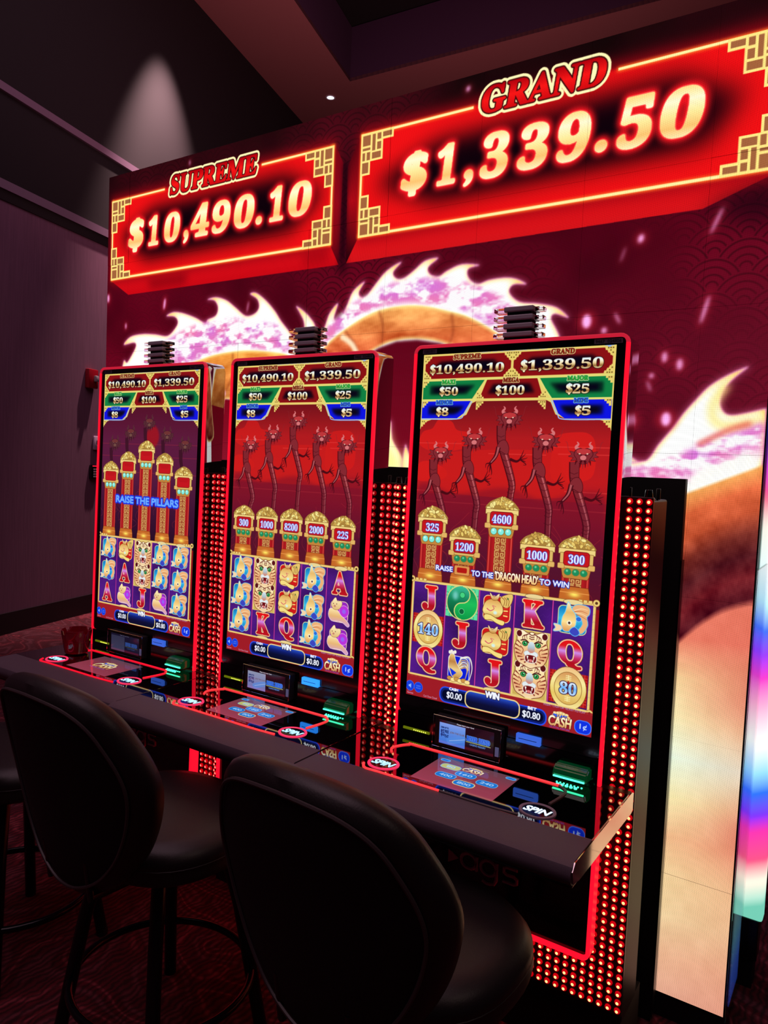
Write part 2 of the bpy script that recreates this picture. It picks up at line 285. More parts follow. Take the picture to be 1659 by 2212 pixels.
    for x, y, rx, ry, rot, a in ((43.8, 66.4, .7, 2.6, .15, .9), (.9, 60.1, .9, 2, 0, .9), (15.3, 74.9, .6, 1.4, 0, .8), (98.4, 72.2, .5, 2.4, .2, .5), (250.4, 89.4, 1.5, 2.2, 0, 1), (260.4, 89.1, .5, 2, -.5, .6), (275.7, 102.1, .8, 1.6, 0, .8), (280.3, 104.5, .9, 1.7, 0, .8), (272.1, 107.7, .7, .8, .3, .8), (271.5, 110.9, .4, 1.8, -.4, .6), (277.3, 121.2, 1.4, 2.1, 0, 1), (266.6, 121.7, 1.2, 2, 0, .9), (286.5, 88.5, .5, 4.2, .25, .8), (256.3, 92.7, .9, 1, 0, .8), (202.5, 4.3, .8, .9, 0, .8), (266.3, 64.9, .9, 1.3, .2, .9), (288.2, 62.5, .45, 4, .4, .7), (261, 69.2, .3, 2.4, .3, .5), (58.9, 3.5, .5, 1.1, 0, .6)):
        c.ell(x, y, rx * 2.2, ry * 1.5, (190, 30, 50), rot=rot, soft=1, al=a * .6); c.ell(x, y, rx, ry, (255, 176, 240), rot=rot, soft=.35, al=a)
    return c
# ---------------------------------------------------------------- the game on the upright displays (units: 600 x 1073)
REDD = (118, 10, 16)
def symbol(c, kind, x, y):
    G1, G2, G3 = (250, 226, 150), (206, 150, 74), (116, 62, 26)
    if kind in 'AJQK':
        w = {'A': 30, 'J': 23, 'Q': 32, 'K': 31}[kind]
        c.text(kind, x - w, y - 36, x + w, y + 38, vgrad(y - 38, y + 38, (226, 20, 24), (224, 22, 26), (206, 140, 236), (200, 50, 110), (176, 16, 30), (190, 20, 34)), sh=-.05, fat=3, outs=((G2, 1.6), ((250, 226, 196), 2)), glow=((30, 4, 50), 3, .6))
    elif kind == 'fish':
        c.rr(x - 40, y - 36, x + 40, y + 38, 13, vgrad(y - 36, y + 36, (16, 120, 190), (60, 190, 230), (10, 110, 180)), line=(214, 218, 150), lw=2.6)
        c.poly([(x - 2, y - 30), (x + 14, y - 44), (x + 44, y - 40), (x + 47, y - 22), (x + 40, y - 12), (x + 44, y + 10), (x + 30, y + 34), (x + 18, y + 30), (x + 30, y + 8), (x + 20, y - 12)], (238, 178, 122), smooth=3, line=(90, 190, 240), lw=2)
        for k in range(4): c.path([(x + 4, y - 26 + k * 3), (x + 24, y - 34 + k * 7), (x + 42, y - 32 + k * 9)], 2.4, (196, 108, 66) if k % 2 else (255, 226, 180), smooth=4, w2=1)
        c.poly([(x - 14, y - 48), (x - 4, y - 30), (x + 8, y - 14), (x + 10, y + 12), (x - 2, y + 30), (x - 20, y + 34), (x - 30, y + 20), (x - 28, y - 4), (x - 20, y - 20)], vgrad(y - 46, y + 34, (255, 240, 190), (232, 186, 110), (255, 226, 150), (220, 150, 90)), smooth=3, line=(120, 210, 250), lw=2)
        c.poly([(x - 30, y + 22), (x - 52, y + 18), (x - 46, y + 28), (x - 52, y + 38), (x - 32, y + 34)], (244, 214, 170), smooth=3, line=(120, 200, 245), lw=2)
        c.poly([(x + 8, y + 20), (x + 22, y + 34), (x + 10, y + 44), (x - 6, y + 34)], (60, 70, 190), smooth=3, line=(90, 190, 250), lw=2)
        c.ell(x - 8, y + 10, 7, 7, (250, 244, 214)); c.ell(x - 8, y + 10, 3.4, 3.6, (70, 40, 40)); c.ell(x + 18, y - 4, 7, 6, (40, 110, 220), line=(150, 200, 250), lw=1.4)
    elif kind == 'toad':
        c.rr(x - 42, y - 34, x + 42, y + 38, 14, (206, 26, 26), line=G1, lw=2.4)
        c.poly([(x - 44, y + 4), (x - 34, y - 18), (x - 8, y - 26), (x + 14, y - 14), (x + 20, y + 8), (x + 6, y + 26), (x - 24, y + 28), (x - 42, y + 18)], vgrad(y - 26, y + 28, (222, 160, 82), (236, 196, 118), (250, 226, 140), (214, 170, 90)), smooth=3, line=G3, lw=1.6)
        c.poly([(x - 24, y - 44), (x - 10, y - 32), (x + 6, y - 44), (x + 2, y - 26), (x - 16, y - 24)], vgrad(y - 44, y - 24, (255, 250, 220), G2), smooth=3, line=G3, lw=1.2)
        c.poly([(x + 10, y - 30), (x + 26, y - 42), (x + 48, y - 46), (x + 46, y - 22), (x + 34, y - 6), (x + 18, y - 10)], (232, 198, 110), smooth=3, line=G3, lw=1.4)
        for k in range(3): c.path([(x + 14 + 8 * k, y - 34 - k), (x + 24 + 7 * k, y - 26), (x + 22 + 7 * k, y - 10)], 2, (150, 92, 40), smooth=4)
        for k in range(4): c.path([(x + 22, y - 2 + 7 * k), (x + 36, y - 4 + 8 * k)], 4, (248, 214, 120) if k % 2 else (214, 60, 40), smooth=0)
        c.poly([(x - 38, y + 24), (x - 20, y + 22), (x + 4, y + 32), (x + 26, y + 36), (x + 22, y + 48), (x + 2, y + 44), (x - 16, y + 36), (x - 36, y + 38)], (246, 222, 130), smooth=3, line=G3, lw=1.4)
        c.path([(x - 32, y + 4), (x - 20, y + 10), (x - 8, y + 2), (x - 14, y - 6), (x - 2, y - 4)], 3, (210, 70, 100), smooth=4, w2=1); c.ell(x - 4, y + 14, 6, 5, (214, 240, 230), soft=1)
        c.ell(x + 34, y - 32, 3, 3, (90, 120, 60))
    elif kind == 'pig':
        c.rr(x - 34, y - 34, x + 38, y + 36, 15, (150, 40, 190), line=(240, 214, 180), lw=2.4)
        c.ell(x + 22, y - 2, 19, 19, (186, 50, 220), line=(226, 150, 220), lw=2.2); c.ell(x + 22, y - 2, 8, 8, (150, 100, 240), soft=1)
        c.poly([(x - 42, y + 4), (x - 34, y - 6), (x - 6, y - 2), (x + 10, y + 14), (x + 28, y + 24), (x + 46, y + 40), (x + 40, y + 48), (x + 18, y + 36), (x - 4, y + 34), (x - 28, y + 36), (x - 42, y + 22)], vgrad(y - 6, y + 44, (252, 230, 170), (232, 182, 120), (214, 160, 200)), smooth=3, line=(240, 214, 240), lw=1.8)
        c.poly([(x - 30, y - 30), (x - 16, y - 46), (x - 8, y - 34), (x + 8, y - 36), (x + 12, y - 24), (x - 2, y - 6), (x - 24, y - 6), (x - 32, y - 18)], vgrad(y - 44, y - 4, (255, 240, 190), (226, 186, 120)), smooth=3, line=(150, 96, 60), lw=1.3)
        c.ell(x - 18, y - 16, 4.5, 3.6, (200, 130, 110)); c.ell(x - 24, y - 24, 1.8, 1.8, (90, 40, 40)); c.ell(x - 10, y - 24, 1.8, 1.8, (90, 40, 40))
    elif kind == 'rooster':
        c.rr(x - 34, y - 28, x + 36, y + 40, 8, (10, 30, 214), line=(220, 220, 240), lw=2.2)
        for k in range(6): c.path([(x - 2, y + 2 + 2 * k), (x + 8 + k * 3, y - 24 + k * 5), (x + 30, y - 22 + 7 * k), (x + 34 - k * 2, y + 8 + 6 * k)], 5, [(236, 226, 190), (200, 160, 110)][k % 2], smooth=5, w2=2)
        c.path([(x + 4, y - 24), (x + 34, y - 32), (x + 46, y), (x + 38, y + 40)], 5, (240, 240, 226), smooth=6, w2=2)
        c.poly([(x - 30, y - 30), (x - 18, y - 34), (x - 12, y - 16), (x, y + 4), (x + 14, y + 20), (x + 4, y + 36), (x - 18, y + 36), (x - 32, y + 12), (x - 34, y - 10)], vgrad(y - 34, y + 36, (236, 206, 130), (190, 130, 70), (236, 206, 140), (200, 150, 80)), smooth=3, line=(250, 244, 210), lw=1.6)
        for k in range(4): c.ell(x - 32 + 6 * k, y - 38 - (k % 2) * 3, 4, 5, (250, 240, 220), line=(180, 190, 230), lw=1)
        for k in range(6): c.ell(x - 28 + 12 * k, y + 42 + (k % 2) * 3, 9, 6, G1 if k % 2 else G2, line=G3, lw=1)
        c.poly([(x - 30, y + 10), (x - 6, y + 22), (x - 20, y + 34)], (20, 50, 226))
    elif kind == 'yin':
        c.rect(x - 55, y - 48, x + 55, y + 46, (96, 224, 160))
        for k in range(14):
            a = k * .45; c.ell(x + 58 * math.cos(a), y + 52 * math.sin(a), 5, 5, (96, 224, 160), line=(20, 110, 70), lw=1.2) if abs(math.cos(a) * math.sin(a)) > .3 else None
        R = 51; c.ell(x, y, R, R, vgrad(y - R, y + R, (20, 130, 80), (30, 190, 90), (10, 150, 70)), line=(226, 214, 130), lw=3)
        t = np.linspace(-np.pi / 2, np.pi / 2, 14); q = [(x - R * math.cos(a), y + R * math.sin(a)) for a in t]
        s1 = [(x + R / 2 * math.cos(a) * -1, y + R / 2 + R / 2 * math.sin(a)) for a in np.linspace(np.pi / 2, -np.pi / 2, 10)]
        s2 = [(x + R / 2 * math.cos(a), y - R / 2 + R / 2 * math.sin(a)) for a in np.linspace(np.pi / 2, -np.pi / 2, 10)]
        c.poly(q + s1[1:] + s2[1:], vgrad(y - R, y + R, (60, 190, 150), (14, 120, 76), (6, 84, 50)))
        c.path(s1 + s2[1:], 3.2, (226, 214, 130)); c.ell(x, y - 24, 8, 8, (70, 210, 130), line=(20, 110, 60), lw=1.5); c.ell(x, y + 26, 8, 8, (14, 96, 56), line=(110, 230, 150), lw=1.5)
        c.ell(x - 24, y - 20, 9, 13, (150, 226, 226), soft=4, al=.7)
    elif kind.startswith('c'):
        c.rect(x - 55, y - 46, x + 55, y + 46, (170, 20, 24))
        for sx in (-1, 1):
            for sy in (-1, 1):
                for k in range(3): c.path([(x + sx * 54, y + sy * (20 + 8 * k)), (x + sx * (40 - 6 * k + 6), y + sy * (20 + 8 * k)), (x + sx * (40 - 6 * k + 6), y + sy * 46)], 1.6, (232, 70, 50))
        c.ell(x, y, 52, 60, vgrad(y - 60, y + 60, (238, 190, 130), (250, 236, 160), (232, 200, 100), (250, 236, 170)), line=(120, 74, 30), lw=1.6)
        c.ell(x, y, 39, 45, vgrad(y - 45, y + 45, (214, 150, 90), (240, 220, 130), (220, 176, 90)), line=(150, 100, 44), lw=1.5)
        for dy in (-30, 30):
            for k in range(3): c.path([(x - 8, y + dy - 5 + 5 * k), (x + 8, y + dy - 5 + 5 * k)], 2, (250, 240, 170))
            c.path([(x, y + dy - 8), (x, y + dy + 8)], 2, (250, 240, 170))
        s = kind[1:]; w = 12 * len(s); c.poly([(x, y - 22), (x + 16, y - 2), (x, y + 18), (x - 16, y - 2)], (170, 40, 30))
        c.text(s, x - w, y - 17, x + w, y + 17, vgrad(y - 17, y + 17, (236, 246, 255), (110, 180, 246), (200, 226, 255)), outs=(((50, 30, 70), 2.2),), fat=.8)
def tiger(c, x, y):
    c.poly([(x - 46, y - 40), (x - 30, y - 47), (x - 14, y - 40), (x, y - 44), (x + 14, y - 40), (x + 32, y - 47), (x + 46, y - 38), (x + 44, y - 20), (x + 52, y + 10), (x + 40, y + 44), (x + 16, y + 54), (x, y + 60), (x - 18, y + 54), (x - 42, y + 42), (x - 52, y + 8), (x - 44, y - 18)], vgrad(y - 46, y + 60, (255, 246, 206), (250, 222, 160), (232, 170, 120), (250, 228, 180)), smooth=3, line=(110, 34, 24), lw=1.8)
    for sx in (-1, 1):
        c.ell(x + sx * 39, y - 36, 8, 9, (90, 20, 24), line=(250, 230, 200), lw=2)
        for k in range(7):
            a = -.5 + k * .28; c.path([(x + sx * 50 * math.cos(a), y + 6 + 44 * math.sin(a)), (x + sx * 32 * math.cos(a + .1), y + 6 + 34 * math.sin(a + .2))], 4.5, (132, 40, 30), w2=1)
        for k in range(3): c.path([(x + sx * (6 + 7 * k), y - 40 + 3 * k), (x + sx * (16 + 6 * k), y - 34 + 3 * k), (x + sx * (14 + 6 * k), y - 22 + 3 * k)], 3, (110, 34, 30), smooth=4, w2=1)
        c.path([(x + sx * 8, y - 12), (x + sx * 20, y - 20), (x + sx * 34, y - 16)], 3.2, (70, 20, 24), smooth=4)
        c.ell(x + sx * 20, y - 9, 7.5, 6.5, (40, 160, 80), line=(60, 24, 20), lw=1.6); c.ell(x + sx * 20, y - 9, 2.6, 2.8, (6, 30, 16)); c.ell(x + sx * 18, y - 11, 1.6, 1.6, (240, 255, 240))
        c.path([(x + sx * 34, y), (x + sx * 24, y + 10), (x + sx * 30, y + 26)], 3, (150, 60, 36), smooth=4, w2=1)
        c.ell(x + sx * 9, y + 19, 12, 8, (226, 236, 240), line=(150, 150, 160), lw=.8)
    c.poly([(x - 7, y - 14), (x + 7, y - 14), (x + 11, y + 8), (x, y + 16), (x - 11, y + 8)], vgrad(y - 14, y + 14, (214, 230, 238), (176, 196, 206), (210, 130, 110)), smooth=3)
    for k in range(3): c.path([(x - 8, y - 38 + 6 * k), (x, y - 35 + 6 * k), (x + 8, y - 38 + 6 * k)], 2.6, (110, 34, 30))
    c.poly([(x - 16, y + 26), (x, y + 22), (x + 16, y + 26), (x + 13, y + 42), (x - 13, y + 42)], (110, 16, 22), smooth=3, line=(240, 236, 230), lw=2)
    for sx in (-1, 1): c.poly([(x + sx * 13, y + 25), (x + sx * 7, y + 26), (x + sx * 10, y + 37)], (250, 250, 240)); c.poly([(x + sx * 10, y + 42), (x + sx * 5, y + 42), (x + sx * 7, y + 33)], (250, 250, 240))
    c.ell(x, y + 38, 6, 4, (226, 120, 120))
def dragon(c, x, y, tx, ty, dim):
    D, M, Lg = ((74, 10, 20), (132, 40, 48), (214, 116, 118)) if not dim else ((58, 18, 34), (86, 42, 50), (112, 74, 66))
    s = 1.0
    P = lambda q: [(x + a * .92, y + 5 + b * .66) for a, b in q]
    PA = lambda q: [(x + a * .8 - 2, y + b) for a, b in q]
    body = [(x - 24 * s, y + 20 * s), (x - 22 * s, y + 62 * s), (x - 14 * s, y + 92 * s), (x + 4 * s, y + 140 * s), (x + 20 * s, y + 190 * s), ((x + 20 + tx) / 2, y + 220 * s), (tx, ty)]
    if not dim:
        c.path(body, 31, D, .96, smooth=8, w2=18); c.path([(a + 1, b) for a, b in body], 26 * s, M, .9, smooth=8, w2=12); c.path([(a + 6, b + 4) for a, b in body[2:]], 5, Lg, .7, smooth=8, w2=2)
        q = crom(body, 8, False)
        for k in range(6, len(q) - 2, 3): c.path([(q[k][0] - 13, q[k][1] - 2), (q[k][0], q[k][1] + 3), (q[k][0] + 11, q[k][1] - 2)], 1.5, D, .8)
        c.poly(PA([(-40, 88), (-30, 68), (-8, 64), (6, 84), (2, 104), (-22, 96)]), M, smooth=3, line=D, lw=1.5); c.path(PA([(-34, 84), (-44, 112), (-66, 134)]), 15 * s, D, smooth=5, w2=8); c.path(PA([(-34, 84), (-42, 110), (-62, 130)]), 7 * s, Lg, .7, smooth=5, w2=3)
        for k in range(4): c.path(PA([(-64, 132), (-80 + 8 * k, 134 + 8 * k), (-82 + 8 * k, 146 + 7 * k)]), 4, D, smooth=4, w2=1)
        c.path(PA([(14, 118), (40, 124), (56, 116)]), 9 * s, D, smooth=5, w2=5)
        for k in range(5): c.path(PA([(52, 118), (62 + 4 * k, 100 + 8 * k), (66 + 8 * (k if k < 3 else 4 - k) , 90 + 11 * k)]), 3.4, D, smooth=4, w2=.8)
        for sx in (-1, 1): c.path(P([(sx * 16, -10), (sx * 44, -20), (sx * 52, -56), (sx * 58, -62)]), 1.4, M, .7, smooth=5)
    else:
        c.path(body[:3], 24 * s, D, .9, smooth=6, w2=16)
    for sx in (-1, 1):
        c.path(P([(sx * 8, -24), (sx * 24, -38), (sx * 17, -52), (sx * 22, -62)]), 12 * s, Lg if not dim else M, smooth=5, w2=2)
        c.poly(P([(sx * 20, -16), (sx * 42, -22), (sx * 36, -8), (sx * 46, 0), (sx * 30, 4), (sx * 38, 18), (sx * 18, 14)]), M, line=D, lw=1)
    c.poly(P([(-24, -26), (-10, -34), (0, -28), (10, -34), (24, -26), (28, -8), (20, 8), (16, 22), (0, 30), (-16, 22), (-20, 8), (-28, -8)]), M, smooth=3, line=D, lw=1.6)
    c.poly(P([(-20, -28), (0, -34), (20, -28), (18, -14), (0, -10), (-18, -14)]), (190, 54, 58) if not dim else (110, 50, 50), smooth=3)
    for sx in (-1, 1): c.path(P([(sx * 4, -6), (sx * 18, -12)]), 3, D); c.ell(x + sx * 11 * s, y - 3 * s, 3, 2, (236, 190, 170) if not dim else (120, 90, 80))
    c.ell(x, y + 8 * s, 9 * s, 7 * s, Lg, line=D, lw=1); c.ell(x, y + 18 * s, 10 * s, 3 * s, D)
    for k in range(7): c.path(P([(-21 + 7 * k, 18), (-24 + 8 * k, 36 + 5 * (3 - abs(k - 3)))]), 5, M if k % 2 else D, w2=1)
def pillar(c, x, yt, val, lit, basey=700):
    w = 52; G = vgrad
    sx = 40
    c.rect(x - sx, yt + 72, x + sx, basey, lambda X, Y: np.array([150, 20, 26.]) + (np.cos((X - x) / sx * 1.5) ** 2)[..., None] * np.array([60, 14, 14]))
    c.rect(x - sx + 3, yt + 72, x - sx + 7, basey, (216, 70, 60)); c.rect(x + sx - 7, yt + 72, x + sx - 3, basey, (216, 70, 60))
    c.rect(x - 19, yt + 72, x + 19, basey, (150, 60, 34)); y = yt + 80
    while y < basey - 12:
        for s in (-1, 1):
            q = [(x + s * 3, y), (x + s * 16, y), (x + s * 16, y + 17), (x + s * 3, y + 17), (x + s * 3, y + 6), (x + s * 11, y + 6), (x + s * 11, y + 12), (x + s * 7, y + 12)]
            for a, b in zip(q, q[1:]): c.path([a, b], 2.4, (226, 186, 110))
        y += 21
    c.poly([(x - 44, basey + 6), (x - 42, basey - 22), (x - 38, basey - 38), (x + 38, basey - 38), (x + 42, basey - 22), (x + 44, basey + 6)], lambda X, Y: np.array([196, 104, 40.]) + (np.exp(-((X - x) / 16) ** 2 - ((Y - basey + 18) / 8) ** 2))[..., None] * np.array([60, 130, 60]), line=(126, 52, 20), lw=1.4)
    c.path([(x - 42, basey - 22), (x + 42, basey - 22)], 2, (240, 160, 80))
    c.poly([(x - 42, yt + 54), (x + 42, yt + 54), (x + 38, yt + 74), (x + 34, yt + 82), (x - 34, yt + 82), (x - 38, yt + 74)], (196, 132, 60), line=(110, 60, 24), lw=1.2)
    for k in (-1, 0, 1): c.ell(x + k * 23, yt + 65, 9.5, 9.5 if lit else 8.5, (130, 236, 226) if lit else (30, 140, 90), line=(96, 120, 60), lw=1.5); c.ell(x + k * 23 - 2, yt + 62, 3, 3, (230, 255, 240) if lit else (130, 220, 170), soft=.8)
    r = np.random.RandomState(int(x + yt))
    c.poly([(x - 48, yt + 2), (x - 44, yt - 18), (x - 24, yt - 30), (x, yt - 38), (x + 26, yt - 30), (x + 44, yt - 16), (x + 48, yt + 2)], (170, 130, 60), smooth=3)
    for k in range(46):
        u = r.rand() * 2 - 1; h = (1 - abs(u) ** 1.7) * 34 * r.rand() ** .6; c.ell(x + u * 46, yt - h, 7, 4, ((236, 206, 110), (206, 166, 80), (250, 236, 150))[k % 3], rot=r.rand() * 3, line=(120, 84, 36), lw=.8)
    c.rect(x - w, yt, x + w, yt + 14, (240, 212, 132), line=(120, 74, 30), lw=1.4)
    c.rect(x - w + 5, yt + 12, x + w - 5, yt + 54, (222, 186, 104), line=(120, 74, 30), lw=1.2)
    c.rr(x - w - 1, yt + 42, x - w + 18, yt + 56, 3, (226, 180, 100), line=(140, 84, 40), lw=1.2); c.rr(x + w - 18, yt + 42, x + w + 1, yt + 56, 3, (226, 180, 100), line=(140, 84, 40), lw=1.2)
    c.rr(x - 36, yt + 8, x + 36, yt + 46, 8, (196, 22, 30), line=(120, 20, 20), lw=2)
    for k in range(3): c.path([(x - 30 + 4 * k, yt + 14 + 5 * k), (x + 30 - 4 * k, yt + 14 + 5 * k)], 1, (150, 14, 20))
    if val:
        t = 7.6 * len(val); c.text(val, x - t, yt + 16, x + t, yt + 41, (240, 246, 255), outs=(((60, 90, 220), 1.6),), fat=.4)
def fretcorner(c, pts, cells):
    c.poly(pts, GOLD)
    for (a, b, w, h) in cells: c.rect(a, b, a + w, b + h, BROWN); c.rect(a + 1, b + 1, a + w - 1, b + h - 1, (186, 156, 70))
def frets(c, x, y, sx, sy, n=4, u=7):
    """stepped gold fretwork filling the corner of a box"""
    pts = [(0, 0), (n * u, 0)]
    for k in range(n): pts += [((n - k) * u, (k + 1) * u - (0)), ((n - k - 1) * u, (k + 1) * u)]
    c.poly([(x + sx * a, y + sy * b) for a, b in pts], GOLD)
    for i in range(n - 1):
        for j in range(n - 1 - i):
            if (i + j) % 2 == 0 or j == 0:
                p, q = (x + sx * (i * u + 2), y + sy * (j * u + 2)), (x + sx * (i * u + u - .5), y + sy * (j * u + u - .5))
                c.rect(min(p[0], q[0]), min(p[1], q[1]), max(p[0], q[0]), max(p[1], q[1]), (126, 96, 40))
def paint_game(v):
    """v = 1 left, 2 middle, 3 right machine"""
    dim = v == 1
    c = Cv(600, 1073, 1.35, (150, 20, 26))
    if dim: bg = vgrad(140, 720, (84, 16, 40), (92, 26, 60), (86, 26, 62), (60, 18, 50), (38, 12, 36))
    else: bg = vgrad(140, 720, (112, 18, 26), (176, 26, 30), (190, 26, 30), (150, 22, 36), (84, 20, 46), (96, 18, 34))
    c.rect(0, 140, 600, 720, bg)
    if not dim:
        for pts in ([(2, 280), (10, 240), (44, 228), (66, 200), (110, 206), (130, 232), (168, 240), (180, 268), (150, 290), (60, 300)], [(440, 270), (455, 244), (500, 236), (540, 240), (560, 270), (560, 350), (520, 372), (440, 366)], [(0, 340), (40, 330), (96, 352), (98, 380), (40, 392), (0, 388)]):
            c.poly(pts, (214, 28, 26), smooth=4, al=.8 if v == 3 else .65)
        c.poly([(90, 340), (110, 300), (420, 290), (470, 340), (470, 420), (90, 420)], (204, 28, 26), smooth=4, al=.7)
        for (a, b, y) in ((0, 150, 272), (0, 90, 420), (440, 600, 276), (455, 600, 296), (240, 420, 300), (480, 600, 400), (0, 600, 452)): c.rect(a, y, b, y + 3, (226, 60, 56), al=.6)
        c.poly([(0, 420), (60, 404), (140, 428), (300, 400), (420, 430), (520, 402), (600, 420), (600, 600), (0, 600)], (110, 16, 40), smooth=4, soft=6, al=.45)
    else:
        c.ell(330, 268, 40, 46, (150, 20, 34), soft=4); 
        for y in (352, 300, 420): c.rect(0, y, 600, y + 3, (150, 40, 60), al=.5)
    for k in range(26):
        x = RNG.rand() * 600; y = 560 + RNG.rand() * 150; c.path([(x, y), (x + 20 * RNG.randn(), y - 20), (x + 26 * RNG.randn(), y - 50), (x + 30 * RNG.randn(), y - 80)], 1.4, (220, 60, 50), .35, smooth=5)
    cx = (63, 178, 295, 411, 527)
    hy = {1: (300, 256, 212, 262, 300), 2: (294, 253, 205, 259, 286), 3: (304, 261, 198, 260, 298)}[v]
    yt = {1: (416, 371, 323, 372, 424), 2: (556, 555, 555, 556, 564), 3: (507, 558, 465, 560, 560)}[v]
    hx = {1: (84, 188, 306, 420, 529), 2: (82, 191, 307, 416, 527), 3: (78, 191, 301, 417, 528)}[v]
    vals = {1: ('',) * 5, 2: ('300', '1000', '8200', '2000', '225'), 3: ('325', '1200', '4600', '1000', '300')}[v]
    lit = {1: (1,) * 5, 2: (0,) * 5, 3: (1, 0, 1, 0, 0)}[v]
    for i in range(5): dragon(c, hx[i], hy[i], cx[i] + (28 if i % 2 else 22), max(yt[i] - 10, hy[i] + 60), dim)
    if not dim: c.rect(0, 430, 600, 720, (70, 14, 50), al=.16)
    for i in range(5): pillar(c, cx[i], yt[i], vals[i], lit[i], 704)
    # header
    c.rect(0, 0, 600, 143, GOLD); c.poly([(0, 140), (600, 140), (600, 232), (594, 214), (576, 204), (556, 199), (470, 199), (440, 186), (424, 152), (412, 146), (190, 146), (176, 152), (160, 186), (130, 199), (46, 199), (24, 206), (6, 216), (0, 232)], GOLD)
    top = (46, 8, 20)
    c.poly([(178, 149), (422, 149), (438, 184), (470, 203), (560, 203), (578, 210), (588, 224), (600, 236), (600, 260), (0, 260), (0, 236), (12, 224), (22, 210), (40, 203), (130, 203), (162, 184)], bg, al=0)
    def dk(pts, colr, inner):
        c.poly(pts, colr); p = np.array(pts, float); m = p.mean(0)
        c.poly(m + (p - m) * np.array([.74, .5]), inner, soft=4); c.poly(m + (p - m) * np.array([.6, .3]), (6, 4, 22), soft=4)
    st = lambda x0, y0, x1, y1, u=7, n=3: [(x0 + n * u, y0), (x1 - n * u, y0)] + sum([[(x1 - (n - k) * u, y0 + (k + 1) * u), (x1 - (n - k - 1) * u, y0 + (k + 1) * u)] for k in range(n)], []) + [(x1, y1 - n * u)] + sum([[(x1 - (k + 1) * u, y1 - (n - k) * u), (x1 - (k + 1) * u, y1 - (n - k - 1) * u)] for k in range(n)], []) + [(x0 + n * u, y1)] + sum([[(x0 + (n - k) * u, y1 - (k + 1) * u), (x0 + (n - k - 1) * u, y1 - (k + 1) * u)] for k in range(n)], []) + [(x0, y0 + n * u)] + sum([[(x0 + (k + 1) * u, y0 + (n - k) * u), (x0 + (k + 1) * u, y0 + (n - k - 1) * u)] for k in range(n)], [])
    dk(st(8, 6, 296, 75), (138, 16, 20), (30, 2, 14)); dk(st(304, 6, 592, 75), (138, 16, 20), (30, 2, 14))
    for x, y, sx, sy in ((4, 3, 1, 1), (300, 3, -1, 1), (300, 3, 1, 1), (596, 3, -1, 1), (4, 77, 1, -1), (300, 77, -1, -1), (300, 77, 1, -1), (596, 77, -1, -1)): frets(c, x, y, sx, sy, 4, 6.5)
    dk([(4, 83), (214, 83), (176, 138), (4, 138)], (16, 128, 66), (4, 40, 30)); dk([(388, 83), (596, 83), (596, 140), (424, 140)], (16, 128, 66), (4, 40, 30))
    dk([(222, 83), (380, 83), (400, 138), (200, 138)], (138, 16, 20), (30, 2, 14))
    dk([(3, 145), (172, 145), (150, 182), (128, 197), (3, 197)], (12, 20, 226), (6, 8, 70)); dk([(430, 146), (597, 146), (597, 198), (468, 198), (448, 184)], (12, 20, 226), (6, 8, 70))
    for a, b in (((222, 80), (180, 142)), ((380, 80), (426, 142)), ((0, 80), (600, 80)), ((0, 142), (190, 142)), ((410, 142), (600, 142))): c.path([a, b], 4, (226, 222, 120))
    c.path([(3, 199), (128, 199), (152, 184), (176, 146)], 3, (150, 190, 250), smooth=6); c.path([(597, 200), (468, 200), (446, 186), (426, 146)], 3, (150, 190, 250), smooth=6)
    for x, y, sx, sy in ((4, 82, 1, 1), (596, 82, -1, 1), (4, 144, 1, 1), (596, 144, -1, 1), (3, 203, 1, 1), (597, 203, -1, 1)): frets(c, x, y, sx, sy, 3, 6.5)
    for x, sx in ((190, 1), (410, -1)): frets(c, x, 147, sx, 1, 4, 6); frets(c, x, 139, sx, -1, 4, 6)
    gg = lambda y0, y1: vgrad(y0, y1, (214, 236, 250), (250, 246, 220), (232, 206, 150), (150, 104, 50), (250, 236, 190))
    O = (((250, 230, 160), .0), ((40, 12, 6), 1.6))
    def val(t, x0, y0, x1, y1): c.text('$', x0, y0 - 1, x0 + (y1 - y0) * .62, y1 + 2, gg(y0, y1), serif=False, fat=1.7, outs=(((40, 12, 6), 1.6),)); c.text(t, x0 + (y1 - y0) * .7, y0, x1, y1 + (3 if ',' in t else 0), gg(y0, y1), fat=.8, outs=(((40, 12, 6), 1.6),))
    val('10,490.10', 26, 33, 274, 61); val('1,339.50', 328, 31, 567, 61); val('50', 64, 102, 126, 127); val('100', 253, 102, 342, 128); val('25', 468, 102, 532, 128); val('8', 56, 164, 97, 189); val('5', 498, 163, 540, 188)
    for t, x0, y0, x1, y1, col, bo in (('SUPREME', 106, 4, 196, 18, (150, 40, 20), (240, 214, 140)), ('GRAND', 417, 3, 485, 17, (150, 40, 20), (240, 214, 140)), ('MEGA', 274, 79, 324, 92, (150, 40, 20), (240, 214, 140)), ('MAXI', 70, 80, 116, 92, (30, 200, 70), (190, 240, 160)), ('MAJOR', 469, 80, 528, 93, (30, 200, 70), (190, 240, 160)), ('MINOR', 53, 142, 110, 154, (20, 90, 240), (110, 190, 255)), ('MINI', 492, 142, 531, 153, (20, 90, 240), (110, 190, 255))):
        c.text(t, x0, y0, x1, y1, col, fat=.5, outs=((bo, 1.7), ((40, 8, 8), .8)))
    c.text('PILLARS OF CASH MALFUNCTION VOIDS ALL PAYS AND PLAYS', 195, -3, 404, 2, (120, 150, 250), serif=False); c.text('ags', 568, -6, 594, 4, (130, 170, 255), serif=False, fat=.7)
